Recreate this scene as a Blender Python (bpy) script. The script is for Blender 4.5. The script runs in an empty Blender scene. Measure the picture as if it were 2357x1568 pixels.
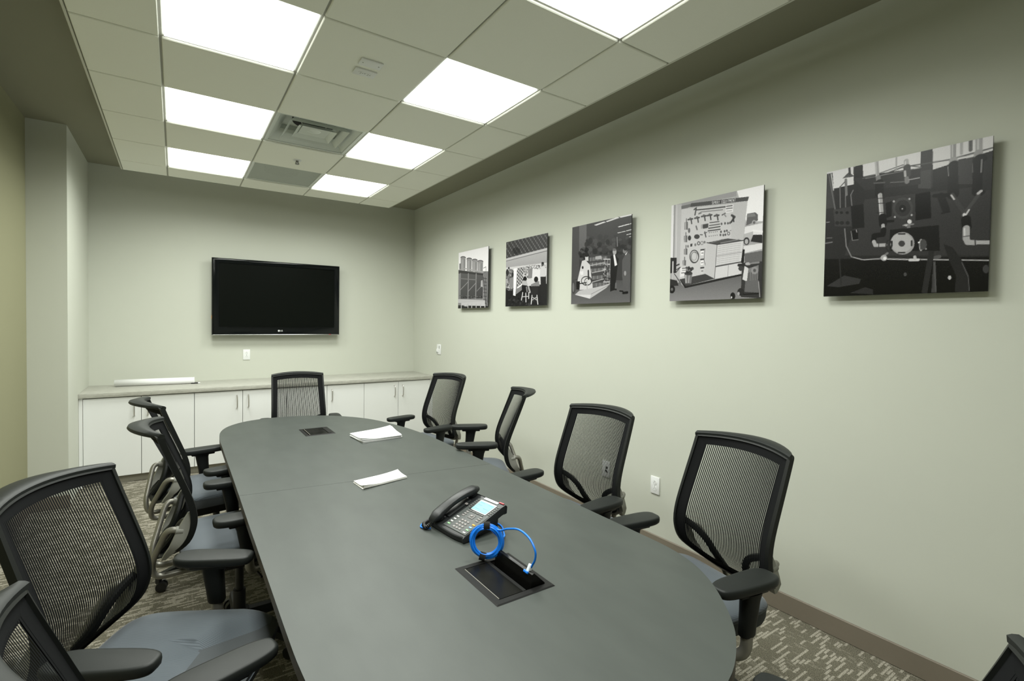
import bpy, bmesh, math, random
import numpy as np
from mathutils import Vector, Matrix

random.seed(7)
SC = bpy.context.scene
COL = SC.collection
PI = math.pi

# ------------------------------------------------------------------ camera
CAM_POS = Vector((0.05935, -1.07225, 1.53))
R_ = Vector((0.8354173, -0.54944617, 0.01366907))
U_ = Vector((0.00090004, 0.02623782, 0.99965532))
F_ = Vector((0.54961544, 0.83511705, -0.02241405))
cd = bpy.data.cameras.new('camera')
cam = bpy.data.objects.new('camera', cd)
COL.objects.link(cam)
cam.matrix_world = Matrix(((R_.x, U_.x, -F_.x, CAM_POS.x), (R_.y, U_.y, -F_.y, CAM_POS.y),
                           (R_.z, U_.z, -F_.z, CAM_POS.z), (0, 0, 0, 1)))
cd.sensor_width = 36.0
cd.sensor_fit = 'HORIZONTAL'
cd.lens = 1134.2591 / 2357 * 36.0
cd.shift_x = 28.5583 / 2357
cd.shift_y = -16.6078 / 2357
cd.clip_start = 0.02
SC.camera = cam

# ------------------------------------------------------------------ light and exposure
w = bpy.data.worlds.new('world')
SC.world = w
w.use_nodes = True
w.node_tree.nodes['Background'].inputs[0].default_value = (0.02, 0.02, 0.02, 1)
w.node_tree.nodes['Background'].inputs[1].default_value = 0.0
vs = SC.view_settings
vs.view_transform = 'Standard'
vs.look = 'None'
vs.exposure = 0.0
vs.gamma = 1.0
vs.use_curve_mapping = False
LENS_STRENGTH = 4.6        # the frosted lens itself
LAMP_POWER = 17.8         # watts thrown downwards by each fixture
LAMP_SPREAD = 2.80        # the prismatic lens keeps light off the ceiling line
LIGHT_COLOR = (0.97, 1.0, 0.935)

# ------------------------------------------------------------------ helpers
def s2l(c):
    return tuple(((v / 255.0) / 12.92 if v / 255.0 <= 0.04045 else ((v / 255.0 + 0.055) / 1.055) ** 2.4) for v in c)

def nt(m):
    return m.node_tree.nodes, m.node_tree.links

def mat(name, col, rough=0.5, metal=0.0, spec=0.5, noise=0.0, nscale=40.0, bump=0.0, bscale=300.0, coat=0.0):
    m = bpy.data.materials.new(name)
    m.use_nodes = True
    N, L = nt(m)
    b = N['Principled BSDF']
    b.inputs['Base Color'].default_value = (*col, 1)
    b.inputs['Roughness'].default_value = rough
    b.inputs['Metallic'].default_value = metal
    b.inputs['Specular IOR Level'].default_value = spec
    if coat:
        b.inputs['Coat Weight'].default_value = coat
        b.inputs['Coat Roughness'].default_value = 0.03
    tc = N.new('ShaderNodeTexCoord')
    if noise:
        t = N.new('ShaderNodeTexNoise')
        t.inputs['Scale'].default_value = nscale
        t.inputs['Detail'].default_value = 4
        L.new(tc.outputs['Object'], t.inputs['Vector'])
        mx = N.new('ShaderNodeMix')
        mx.data_type = 'RGBA'
        mx.inputs['A'].default_value = (*[max(0, c * (1 - noise)) for c in col], 1)
        mx.inputs['B'].default_value = (*[min(1, c * (1 + noise)) for c in col], 1)
        L.new(t.outputs['Fac'], mx.inputs['Factor'])
        L.new(mx.outputs['Result'], b.inputs['Base Color'])
    if bump:
        t2 = N.new('ShaderNodeTexNoise')
        t2.inputs['Scale'].default_value = bscale
        t2.inputs['Detail'].default_value = 2
        L.new(tc.outputs['Object'], t2.inputs['Vector'])
        bp = N.new('ShaderNodeBump')
        bp.inputs['Strength'].default_value = bump
        bp.inputs['Distance'].default_value = 0.001
        L.new(t2.outputs['Fac'], bp.inputs['Height'])
        L.new(bp.outputs['Normal'], b.inputs['Normal'])
    return m

def emit(name, col, strength):
    m = bpy.data.materials.new(name)
    m.use_nodes = True
    N, L = nt(m)
    b = N['Principled BSDF']
    b.inputs['Base Color'].default_value = (0.8, 0.8, 0.8, 1)
    b.inputs['Emission Color'].default_value = (*col, 1)
    b.inputs['Emission Strength'].default_value = strength
    return m

def link(name, me, m, parent=None, loc=None):
    o = bpy.data.objects.new(name, me)
    COL.objects.link(o)
    if m is not None:
        for x in (m if isinstance(m, (list, tuple)) else [m]):
            me.materials.append(x)
    if parent is not None:
        o.parent = parent
    if loc is not None:
        o.location = loc
    return o

def obj(name, bm, m, parent=None, smooth=35, loc=None):
    bmesh.ops.recalc_face_normals(bm, faces=bm.faces)
    me = bpy.data.meshes.new(name)
    bm.to_mesh(me)
    bm.free()
    if smooth:
        me.polygons.foreach_set('use_smooth', [True] * len(me.polygons))
        me.set_sharp_from_angle(angle=math.radians(smooth))
    return link(name, me, m, parent, loc)

def thing(name, label, cat, loc=(0, 0, 0), rotz=0.0, group=None):
    o = bpy.data.objects.new(name, None)
    o.empty_display_size = 0.1
    COL.objects.link(o)
    o.location = loc
    o.rotation_euler = (0, 0, rotz)
    return tag(o, label, cat, group)

def tag(o, label, cat, group=None):
    o['label'] = label
    o['category'] = cat
    if group:
        o['group'] = group
    return o

def struct(o):
    o['kind'] = 'structure'
    return o

def box(bm, c, s, bev=0.0, seg=2, rot=None):
    r = bmesh.ops.create_cube(bm, size=1.0)
    vs_ = r['verts']
    bmesh.ops.scale(bm, vec=Vector(s), verts=vs_)
    if bev > 0:
        es = list({e for v in vs_ for e in v.link_edges})
        rb = bmesh.ops.bevel(bm, geom=es, offset=bev, segments=seg, profile=0.5, affect='EDGES', clamp_overlap=True)
        vs_ = list({v for f in rb['faces'] for v in f.verts} | {v for v in vs_ if v.is_valid})
    if rot is not None:
        bmesh.ops.transform(bm, matrix=rot.to_4x4(), verts=vs_)
    bmesh.ops.translate(bm, vec=Vector(c), verts=vs_)
    return vs_

def bx(c, s, bev=0.0, seg=2, rot=None):
    bm = bmesh.new()
    box(bm, c, s, bev, seg, rot)
    return bm

def b2(lo, hi, bev=0.0, seg=2):
    return bx([(a + b) / 2 for a, b in zip(lo, hi)], [abs(b - a) for a, b in zip(lo, hi)], bev, seg)

def cyl(bm, p, q, r, r2=None, n=20, cap=True):
    return tube(bm, [p, q], r, n, r2=r2, cap=cap)

def tube(bm, pts, r, n=10, r2=None, closed=False, cap=True, ell=None):
    pts = [Vector(p) for p in pts]
    k = len(pts)
    rings = []
    up = None
    for i, p in enumerate(pts):
        if closed:
            t = (pts[(i + 1) % k] - pts[i - 1]).normalized()
        else:
            t = (pts[min(i + 1, k - 1)] - pts[max(i - 1, 0)]).normalized()
        if up is None:
            a = Vector((0, 0, 1)) if abs(t.z) < 0.9 else Vector((0, 1, 0))
            up = (a - t * a.dot(t)).normalized()
        else:
            up = (up - t * up.dot(t)).normalized()
        side = t.cross(up)
        rr = r if r2 is None else r + (r2 - r) * i / max(1, k - 1)
        ea, eb = ell if ell else (1, 1)
        rings.append([bm.verts.new(p + up * (math.cos(2 * PI * j / n) * rr * ea) + side * (math.sin(2 * PI * j / n) * rr * eb)) for j in range(n)])
    m = k if closed else k - 1
    for i in range(m):
        a, b = rings[i], rings[(i + 1) % k]
        for j in range(n):
            bm.faces.new((a[j], a[(j + 1) % n], b[(j + 1) % n], b[j]))
    if cap and not closed:
        bm.faces.new(rings[0][::-1])
        bm.faces.new(rings[-1])
    return rings

def spline(pts, per=8, closed=False):
    P = [Vector(p) for p in pts]
    n = len(P)
    out = []
    rng = n if closed else n - 1
    for i in range(rng):
        if closed:
            p0, p1, p2, p3 = P[i - 1], P[i], P[(i + 1) % n], P[(i + 2) % n]
        else:
            p0, p1, p2, p3 = P[max(i - 1, 0)], P[i], P[i + 1], P[min(i + 2, n - 1)]
        for j in range(per):
            t = j / per
            out.append(0.5 * ((2 * p1) + (p2 - p0) * t + (2 * p0 - 5 * p1 + 4 * p2 - p3) * t * t + (3 * p1 - p0 - 3 * p2 + p3) * t ** 3))
    if not closed:
        out.append(P[-1])
    return out

def bend(pts, rad, per=6):
    """polyline with rounded corners"""
    P = [Vector(p) for p in pts]
    out = [P[0]]
    for i in range(1, len(P) - 1):
        a, b, c = P[i - 1], P[i], P[i + 1]
        d1, d2 = (a - b), (c - b)
        r1 = min(rad, d1.length * 0.48)
        r2 = min(rad, d2.length * 0.48)
        s, e = b + d1.normalized() * r1, b + d2.normalized() * r2
        for j in range(per + 1):
            t = j / per
            out.append(s * (1 - t) ** 2 + b * 2 * t * (1 - t) + e * t * t)
    out.append(P[-1])
    return out

def prism(bm, loop, z0, z1):
    a = [bm.verts.new((p[0], p[1], z0)) for p in loop]
    b = [bm.verts.new((p[0], p[1], z1)) for p in loop]
    n = len(loop)
    bm.faces.new(a[::-1])
    bm.faces.new(b)
    for i in range(n):
        bm.faces.new((a[i], a[(i + 1) % n], b[(i + 1) % n], b[i]))

def loft(bm, rings, cap0=True, cap1=True):
    V = [[bm.verts.new(p) for p in r] for r in rings]
    n = len(V[0])
    for a, b in zip(V[:-1], V[1:]):
        for j in range(n):
            bm.faces.new((a[j], a[(j + 1) % n], b[(j + 1) % n], b[j]))
    if cap0:
        bm.faces.new(V[0][::-1])
    if cap1:
        bm.faces.new(V[-1])
    return V

def superell(a, b, n=3.0, k=40, taper=0.0, cx=0.0, cy=0.0):
    out = []
    for i in range(k):
        t = 2 * PI * i / k
        c, s = math.cos(t), math.sin(t)
        y = b * math.copysign(abs(s) ** (2 / n), s)
        x = a * math.copysign(abs(c) ** (2 / n), c) * (1 + taper * y / b)
        out.append((cx + x, cy + y))
    return out

def copy_thing(root, loc, rotz, label, shift=None):
    r = root.copy()
    COL.objects.link(r)
    r.location = loc
    r.rotation_euler = (0, 0, rotz)
    r['label'] = label
    for ch in list(root.children):
        c = ch.copy()
        COL.objects.link(c)
        c.parent = r
        if shift:
            shift(c, ch)
        for g in ch.children:
            d = g.copy()
            COL.objects.link(d)
            d.parent = c
    return r

# ------------------------------------------------------------------ materials
M = {}
M['wall'] = mat('wall_paint', (0.58, 0.595, 0.525), 0.85, spec=0.25, noise=0.012, nscale=6, bump=0.15, bscale=500)
M['drywall'] = mat('drywall_ceiling_shaded', (0.30, 0.295, 0.225), 0.9, spec=0.2, noise=0.012, nscale=6, bump=0.15, bscale=500)  # shade above the hung cloud is put into this darker ceiling colour
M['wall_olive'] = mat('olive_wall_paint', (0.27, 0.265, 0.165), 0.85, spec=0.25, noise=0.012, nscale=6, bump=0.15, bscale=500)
M['base'] = mat('vinyl_baseboard', (0.215, 0.185, 0.145), 0.5, spec=0.3, noise=0.03)
M['tile'] = mat('ceiling_tile', (0.92, 0.925, 0.85), 0.95, spec=0.1, noise=0.02, nscale=180, bump=0.3, bscale=900)
M['tee'] = mat('ceiling_tee_metal', (0.42, 0.42, 0.37), 0.6, spec=0.3, noise=0.02)
M['trim'] = mat('cloud_trim_metal', (0.62, 0.62, 0.54), 0.5, spec=0.4, noise=0.02)
M['fixture'] = mat('fixture_white', (0.80, 0.82, 0.78), 0.45, noise=0.01)
M['lens'] = emit('light_diffuser', LIGHT_COLOR, LENS_STRENGTH)
M['vent'] = mat('vent_white_metal', (0.70, 0.74, 0.70), 0.25, spec=0.6, noise=0.01)
M['ductdark'] = mat('duct_dark', (0.012, 0.012, 0.012), 0.7, noise=0.1)
M['cab'] = mat('white_laminate', (0.80, 0.81, 0.80), 0.42, spec=0.4, noise=0.008, nscale=8)
M['gap'] = mat('cabinet_carcass_edge', (0.33, 0.33, 0.30), 0.6, noise=0.02)
M['toe'] = mat('toe_kick_taupe', (0.30, 0.285, 0.23), 0.55, noise=0.03)
M['nickel'] = mat('brushed_nickel', (0.58, 0.56, 0.53), 0.35, metal=0.9, noise=0.03)
M['plastic_w'] = mat('white_plastic', (0.83, 0.84, 0.84), 0.35, noise=0.006)
M['slot'] = mat('dark_slot', (0.05, 0.05, 0.045), 0.6, noise=0.1)
M['slotgrey'] = mat('grey_slot', (0.35, 0.36, 0.34), 0.6, noise=0.05)
M['gloss'] = mat('piano_black', (0.004, 0.005, 0.0055), 0.07, spec=0.30, noise=0.05)
M['screen'] = mat('tv_screen_black', (0.0042, 0.0052, 0.0042), 0.28, spec=0.06, noise=0.05)
M['silver'] = mat('silver_strip', (0.65, 0.66, 0.66), 0.25, metal=0.8, noise=0.02)
M['logo'] = mat('logo_silver', (0.75, 0.76, 0.76), 0.4, noise=0.02)
M['edgeb'] = mat('table_edge_band', (0.115, 0.098, 0.08), 0.45, spec=0.4, noise=0.05)
M['tbase'] = mat('table_base_black', (0.018, 0.017, 0.016), 0.55, noise=0.08)
M['chairblk'] = mat('chair_black_plastic', (0.010, 0.0112, 0.0104), 0.45, spec=0.22, noise=0.06, bump=0.15, bscale=1500)
M['padblk'] = mat('armrest_black_urethane', (0.0155, 0.0175, 0.0165), 0.46, spec=0.25, noise=0.06, bump=0.12, bscale=1800)
M['meshblk'] = mat('black_mesh_textile', (0.0085, 0.009, 0.0095), 0.8, spec=0.08, noise=0.2, nscale=900)
M['chairmetal'] = mat('warm_grey_tube', (0.30, 0.29, 0.255), 0.38, metal=0.55, noise=0.03)
M['chairgrey'] = mat('grey_plate_plastic', (0.30, 0.30, 0.27), 0.5, noise=0.03)
M['seatside'] = mat('seat_side_charcoal', (0.060, 0.066, 0.070), 0.8, spec=0.2, noise=0.12, nscale=300)
M['caster'] = mat('caster_black', (0.012, 0.012, 0.012), 0.4, noise=0.05)
M['paper'] = mat('white_paper', (0.88, 0.88, 0.885), 0.7, spec=0.2, noise=0.006, nscale=30)
M['cream'] = mat('cream_paper', (0.90, 0.89, 0.86), 0.7, spec=0.2, noise=0.006, nscale=30)
M['grommet'] = mat('power_box_black', (0.008, 0.008, 0.0078), 0.5, spec=0.2, noise=0.08, bump=0.1, bscale=900)
M['glossflap'] = mat('flap_black', (0.005, 0.005, 0.0045), 0.25, spec=0.22, noise=0.05)
M['phone'] = mat('phone_charcoal', (0.016, 0.0175, 0.0185), 0.36, spec=0.35, noise=0.05)
M['phoneface'] = mat('phone_face_grey', (0.040, 0.046, 0.044), 0.45, noise=0.05)
M['phonelight'] = mat('key_grey', (0.24, 0.22, 0.215), 0.45, noise=0.02)
M['keydark'] = mat('key_dark', (0.10, 0.098, 0.095), 0.45, noise=0.04)
M['k_green'] = mat('key_green', s2l((150, 215, 150)), 0.45, noise=0.02)
M['k_blue'] = mat('key_blue', s2l((140, 190, 225)), 0.45, noise=0.02)
M['k_orange'] = mat('key_orange', s2l((250, 170, 50)), 0.45, noise=0.02)
M['k_white'] = mat('key_white', s2l((215, 215, 212)), 0.45, noise=0.02)
M['red'] = mat('red_lamp', s2l((190, 60, 70)), 0.35, noise=0.02)
M['blue'] = mat('blue_cable', s2l((14, 122, 232)), 0.35, spec=0.5, noise=0.03)
M['velcro'] = mat('black_velcro', (0.008, 0.008, 0.008), 0.9, noise=0.2, nscale=500)
M['pluglt'] = mat('clear_plug', (0.75, 0.80, 0.85), 0.25, noise=0.02)
M['chrome'] = mat('chrome', (0.22, 0.22, 0.21), 0.3, metal=1.0, noise=0.02)
M['seam'] = mat('seam_dark', (0.02, 0.021, 0.02), 0.6, noise=0.05)
M['panel_back'] = mat('print_panel_edge', (0.02, 0.02, 0.022), 0.4, noise=0.05)

# LCD that is backlit
M['lcd'] = emit('phone_lcd', (0.30, 0.75, 0.78), 0.04)
M['lcd'].node_tree.nodes['Principled BSDF'].inputs['Base Color'].default_value = (0.19, 0.46, 0.48, 1)
M['lcdtext'] = mat('lcd_text', (0.12, 0.28, 0.42), 0.4, noise=0.02)

def table_mat():
    m = bpy.data.materials.new('charcoal_laminate')
    m.use_nodes = True
    N, L = nt(m)
    b = N['Principled BSDF']
    b.inputs['Specular IOR Level'].default_value = 0.42
    tc = N.new('ShaderNodeTexCoord')
    mp = N.new('ShaderNodeMapping')
    mp.inputs['Scale'].default_value = (1.0, 0.35, 1.0)
    n1 = N.new('ShaderNodeTexNoise')
    n1.inputs['Scale'].default_value = 14
    n1.inputs['Detail'].default_value = 6
    L.new(tc.outputs['Object'], mp.inputs['Vector'])
    L.new(mp.outputs['Vector'], n1.inputs['Vector'])
    cr = N.new('ShaderNodeValToRGB')
    cr.color_ramp.elements[0].position = 0.3
    cr.color_ramp.elements[0].color = (0.051, 0.058, 0.053, 1)
    cr.color_ramp.elements[1].position = 0.7
    cr.color_ramp.elements[1].color = (0.060, 0.068, 0.062, 1)
    L.new(n1.outputs['Fac'], cr.inputs['Fac'])
    L.new(cr.outputs['Color'], b.inputs['Base Color'])
    n2 = N.new('ShaderNodeTexNoise')
    n2.inputs['Scale'].default_value = 5
    n2.inputs['Detail'].default_value = 3
    L.new(tc.outputs['Object'], n2.inputs['Vector'])
    mr = N.new('ShaderNodeMapRange')
    mr.inputs['To Min'].default_value = 0.40
    mr.inputs['To Max'].default_value = 0.47
    L.new(n2.outputs['Fac'], mr.inputs['Value'])
    L.new(mr.outputs['Result'], b.inputs['Roughness'])
    return m
M['table'] = table_mat()

def carpet_mat():
    m = bpy.data.materials.new('patterned_carpet')
    m.use_nodes = True
    N, L = nt(m)
    b = N['Principled BSDF']
    b.inputs['Roughness'].default_value = 0.95
    b.inputs['Specular IOR Level'].default_value = 0.1
    tc = N.new('ShaderNodeTexCoord')
    sp = N.new('ShaderNodeSeparateXYZ')
    L.new(tc.outputs['Object'], sp.inputs[0])

    def mth(op, a, bb=None):
        x = N.new('ShaderNodeMath')
        x.operation = op
        for i, v in enumerate((a, bb)):
            if v is None:
                continue
            if isinstance(v, (int, float)):
                x.inputs[i].default_value = v
            else:
                L.new(v, x.inputs[i])
        return x.outputs[0]

    def dashes(along, across, ln, wd, thr, seed):
        row = mth('FLOOR', mth('DIVIDE', across, wd))
        wn = N.new('ShaderNodeTexWhiteNoise')
        wn.noise_dimensions = '1D'
        L.new(mth('ADD', row, seed), wn.inputs['W'])
        q = mth('ADD', mth('DIVIDE', along, ln), mth('MULTIPLY', wn.outputs['Value'], 7.0))
        cell = mth('FLOOR', q)
        w2 = N.new('ShaderNodeTexWhiteNoise')
        w2.noise_dimensions = '2D'
        cb = N.new('ShaderNodeCombineXYZ')
        L.new(row, cb.inputs[0])
        L.new(cell, cb.inputs[1])
        L.new(cb.outputs[0], w2.inputs['Vector'])
        on = mth('GREATER_THAN', w2.outputs['Value'], thr)
        fr = mth('FRACT', mth('DIVIDE', across, wd))
        band = mth('MULTIPLY', mth('GREATER_THAN', fr, 0.18), mth('LESS_THAN', fr, 0.9))
        return mth('MULTIPLY', on, band)
    nz = N.new('ShaderNodeTexNoise')
    nz.inputs['Scale'].default_value = 260
    nz.inputs['Detail'].default_value = 2
    L.new(tc.outputs['Object'], nz.inputs['Vector'])
    jit = mth('MULTIPLY', mth('SUBTRACT', nz.outputs['Fac'], 0.5), 0.012)
    X = mth('ADD', sp.outputs[0], jit)
    Y = mth('ADD', sp.outputs[1], jit)
    d = mth('MAXIMUM', dashes(X, Y, 0.050, 0.0135, 0.62, 3.0), mth('MULTIPLY', dashes(Y, X, 0.03, 0.010, 0.82, 11.0), 0.3))
    mx = N.new('ShaderNodeMix')
    mx.data_type = 'RGBA'
    mx.inputs['A'].default_value = (0.150, 0.139, 0.106, 1)
    mx.inputs['B'].default_value = (0.36, 0.335, 0.28, 1)
    L.new(d, mx.inputs['Factor'])
    nz2 = N.new('ShaderNodeTexNoise')
    nz2.inputs['Scale'].default_value = 280
    nz2.inputs['Detail'].default_value = 3
    L.new(tc.outputs['Object'], nz2.inputs['Vector'])
    mr = N.new('ShaderNodeMapRange')
    mr.inputs['From Min'].default_value = 0.3
    mr.inputs['From Max'].default_value = 0.7
    mr.inputs['To Min'].default_value = 0.30
    mr.inputs['To Max'].default_value = 1.75
    L.new(nz2.outputs['Fac'], mr.inputs['Value'])
    ml = N.new('ShaderNodeVectorMath')
    ml.operation = 'SCALE'
    L.new(mx.outputs['Result'], ml.inputs[0])
    L.new(mr.outputs['Result'], ml.inputs['Scale'])
    L.new(ml.outputs[0], b.inputs['Base Color'])
    bp = N.new('ShaderNodeBump')
    bp.inputs['Strength'].default_value = 0.5
    bp.inputs['Distance'].default_value = 0.003
    L.new(nz2.outputs['Fac'], bp.inputs['Height'])
    L.new(bp.outputs['Normal'], b.inputs['Normal'])
    return m
M['carpet'] = carpet_mat()

def seat_mat():
    m = bpy.data.materials.new('blue_grey_seat_fabric')
    m.use_nodes = True
    N, L = nt(m)
    b = N['Principled BSDF']
    b.inputs['Roughness'].default_value = 0.85
    b.inputs['Specular IOR Level'].default_value = 0.2
    b.inputs['Sheen Weight'].default_value = 0.25
    tc = N.new('ShaderNodeTexCoord')
    wv = N.new('ShaderNodeTexWave')
    wv.inputs['Scale'].default_value = 75
    wv.inputs['Distortion'].default_value = 0.6
    wv.inputs['Detail'].default_value = 1
    L.new(tc.outputs['Object'], wv.inputs['Vector'])
    cr = N.new('ShaderNodeValToRGB')
    cr.color_ramp.elements[0].color = (0.055, 0.066, 0.076, 1)
    cr.color_ramp.elements[1].color = (0.094, 0.110, 0.126, 1)
    L.new(wv.outputs['Fac'], cr.inputs['Fac'])
    L.new(cr.outputs['Color'], b.inputs['Base Color'])
    return m
M['seat'] = seat_mat()

def counter_mat():
    m = bpy.data.materials.new('grey_stone_laminate')
    m.use_nodes = True
    N, L = nt(m)
    b = N['Principled BSDF']
    b.inputs['Roughness'].default_value = 0.4
    tc = N.new('ShaderNodeTexCoord')
    mp = N.new('ShaderNodeMapping')
    mp.inputs['Scale'].default_value = (1, 3, 3)
    n1 = N.new('ShaderNodeTexNoise')
    n1.inputs['Scale'].default_value = 18
    n1.inputs['Detail'].default_value = 8
    n1.inputs['Roughness'].default_value = 0.7
    L.new(tc.outputs['Object'], mp.inputs[0])
    L.new(mp.outputs[0], n1.inputs['Vector'])
    cr = N.new('ShaderNodeValToRGB')
    cr.color_ramp.elements[0].position = 0.3
    cr.color_ramp.elements[0].color = (0.36, 0.355, 0.315, 1)
    cr.color_ramp.elements[1].position = 0.72
    cr.color_ramp.elements[1].color = (0.55, 0.545, 0.49, 1)
    L.new(n1.outputs['Fac'], cr.inputs['Fac'])
    L.new(cr.outputs['Color'], b.inputs['Base Color'])
    return m
M['counter'] = counter_mat()

def perf_mat():
    """perforated sheet: round holes on a square pitch"""
    m = bpy.data.materials.new('perforated_sheet')
    m.use_nodes = True
    N, L = nt(m)
    b = N['Principled BSDF']
    b.inputs['Base Color'].default_value = (0.58, 0.62, 0.57, 1)
    b.inputs['Roughness'].default_value = 0.5
    tc = N.new('ShaderNodeTexCoord')
    mp = N.new('ShaderNodeMapping')
    mp.inputs['Scale'].default_value = (160, 160, 0)
    L.new(tc.outputs['Object'], mp.inputs[0])
    fr = N.new('ShaderNodeVectorMath')
    fr.operation = 'FRACTION'
    L.new(mp.outputs[0], fr.inputs[0])
    ds = N.new('ShaderNodeVectorMath')
    ds.operation = 'DISTANCE'
    ds.inputs[1].default_value = (0.5, 0.5, 0)
    L.new(fr.outputs[0], ds.inputs[0])
    lt = N.new('ShaderNodeMath')
    lt.operation = 'GREATER_THAN'
    lt.inputs[1].default_value = 0.31
    L.new(ds.outputs['Value'], lt.inputs[0])
    L.new(lt.outputs[0], b.inputs['Alpha'])
    return m
M['perf'] = perf_mat()

def print_mat():
    m = bpy.data.materials.new('photo_print')
    m.use_nodes = True
    N, L = nt(m)
    b = N['Principled BSDF']
    b.inputs['Roughness'].default_value = 0.25
    b.inputs['Specular IOR Level'].default_value = 0.22
    at = N.new('ShaderNodeAttribute')
    at.attribute_name = 'ink'
    L.new(at.outputs['Color'], b.inputs['Base Color'])
    return m
M['print'] = print_mat()

# ------------------------------------------------------------------ room shell
XL, XP, XR = -0.8979, -0.6566, 2.7843       # left wall, pilaster face, right wall
YF, YP, YB = -2.75, 4.0917, 5.2148          # wall behind camera, pilaster front, back wall
ZC, ZT = 2.8838, 3.0407                     # cloud grid height, drywall ceiling
struct(obj('floor', b2((XL - 0.1, YF - 0.1, -0.1), (XR + 0.1, YB + 0.1, 0)), M['carpet'], smooth=0))
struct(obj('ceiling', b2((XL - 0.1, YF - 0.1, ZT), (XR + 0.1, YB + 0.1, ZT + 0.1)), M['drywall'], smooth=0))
struct(obj('wall_back', b2((XL - 0.1, YB, 0), (XR + 0.1, YB + 0.1, ZT)), M['wall'], smooth=0))
struct(obj('wall_right', b2((XR, YF, 0), (XR + 0.1, YB, ZT)), M['wall'], smooth=0))
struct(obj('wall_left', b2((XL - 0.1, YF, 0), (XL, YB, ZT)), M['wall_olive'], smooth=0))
struct(obj('wall_front', b2((XL - 0.1, YF - 0.1, 0), (XR + 0.1, YF, ZT)), M['wall'], smooth=0))
struct(obj('wall_pilaster', b2((XL, YP, 0), (XP, YB, ZT)), M['wall'], smooth=0))
struct(obj('baseboard_right', b2((XR - 0.012, YF, 0), (XR, 4.58, 0.102), 0.003, 1), M['base'], smooth=0))
struct(obj('baseboard_left', b2((XL, YF, 0), (XL + 0.012, YP, 0.102), 0.003, 1), M['base'], smooth=0))
struct(obj('baseboard_front', b2((XL, YF, 0), (XR, YF + 0.012, 0.102), 0.003, 1), M['base'], smooth=0))
struct(obj('baseboard_pilaster', b2((XL, YP - 0.012, 0), (XP + 0.012, YP, 0.102), 0.003, 1), M['base'], smooth=0))

# ------------------------------------------------------------------ suspended ceiling cloud
T = 0.6096
CX0, CX1, CY0, CY1 = -0.343, 2.190, -2.15, 4.603
cloud = struct(thing('suspended_ceiling', 'white suspended tile ceiling panel floating below the drywall ceiling', 'ceiling'))
del cloud['category']
xs = [CX0, 0, T, 2 * T, 3 * T, CX1]
ys = [CY0, -3 * T, -2 * T, -T, 0, T, 2 * T, 3 * T, 4 * T, 5 * T, 6 * T, 7 * T, CY1]
LIGHTS = {}
for ci in (1, 3):
    for ri in (2, 4, 6, 8, 10):
        LIGHTS[(ci, ri)] = 1
del LIGHTS[(3, 2)]
VENT, GRILLE = (2, 8), (2, 10)
tile_cache = {}
def tile_mesh(sx, sy):
    k = (round(sx, 3), round(sy, 3))
    if k not in tile_cache:
        bm = bmesh.new()
        g = 0.0055
        # lay-in board with a stepped (tegular) edge that drops below the grid
        box(bm, (0, 0, 0.006), (sx - 0.004, sy - 0.004, 0.010))
        box(bm, (0, 0, -0.005), (sx - 2 * g, sy - 2 * g, 0.014), 0.0035, 1)
        bmesh.ops.recalc_face_normals(bm, faces=bm.faces)
        me = bpy.data.meshes.new('ceiling_tile')
        bm.to_mesh(me)
        bm.free()
        me.materials.append(M['tile'])
        tile_cache[k] = me
    return tile_cache[k]
for ci in range(5):
    for ri in range(12):
        if (ci, ri) in LIGHTS or (ci, ri) in (VENT, GRILLE):
            continue
        sx, sy = xs[ci + 1] - xs[ci], ys[ri + 1] - ys[ri]
        o = bpy.data.objects.new('ceiling_tile', tile_mesh(sx, sy))
        COL.objects.link(o)
        o.parent = cloud
        o.location = ((xs[ci] + xs[ci + 1]) / 2, (ys[ri] + ys[ri + 1]) / 2, ZC + 0.002)
for x in xs[1:-1]:
    bm = bx((x, (CY0 + CY1) / 2, ZC + 0.001), (0.010, CY1 - CY0, 0.002))
    box(bm, (x, (CY0 + CY1) / 2, ZC + 0.020), (0.002, CY1 - CY0, 0.036))
    obj('grid_tee', bm, M['tee'], cloud, smooth=0)
for y in ys[1:-1]:
    bm = bx(((CX0 + CX1) / 2, y, ZC + 0.0014), (CX1 - CX0, 0.010, 0.002))
    box(bm, ((CX0 + CX1) / 2, y, ZC + 0.020), (CX1 - CX0, 0.002, 0.036))
    obj('grid_tee', bm, M['tee'], cloud, smooth=0)
for (lo, hi) in (((CX0 - 0.012, CY0 - 0.012), (CX0, CY1 + 0.012)), ((CX1, CY0 - 0.012), (CX1 + 0.012, CY1 + 0.012)),
                 ((CX0, CY0 - 0.012), (CX1, CY0)), ((CX0, CY1), (CX1, CY1 + 0.012))):
    obj('edge_trim', b2((*lo, ZC - 0.006), (*hi, ZC + 0.045), 0.002, 1), M['trim'], cloud, smooth=0)
for (x, y) in ((0, -1.0), (3 * T, -1.0), (0, 0.3), (3 * T, 0.3), (0, 3.4), (3 * T, 3.4)):
    bm = bmesh.new()
    cyl(bm, (x, y, ZC + 0.02), (x, y, ZT + 0.002), 0.002, n=6)
    obj('hanger_wire', bm, M['tee'], cloud)

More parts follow.
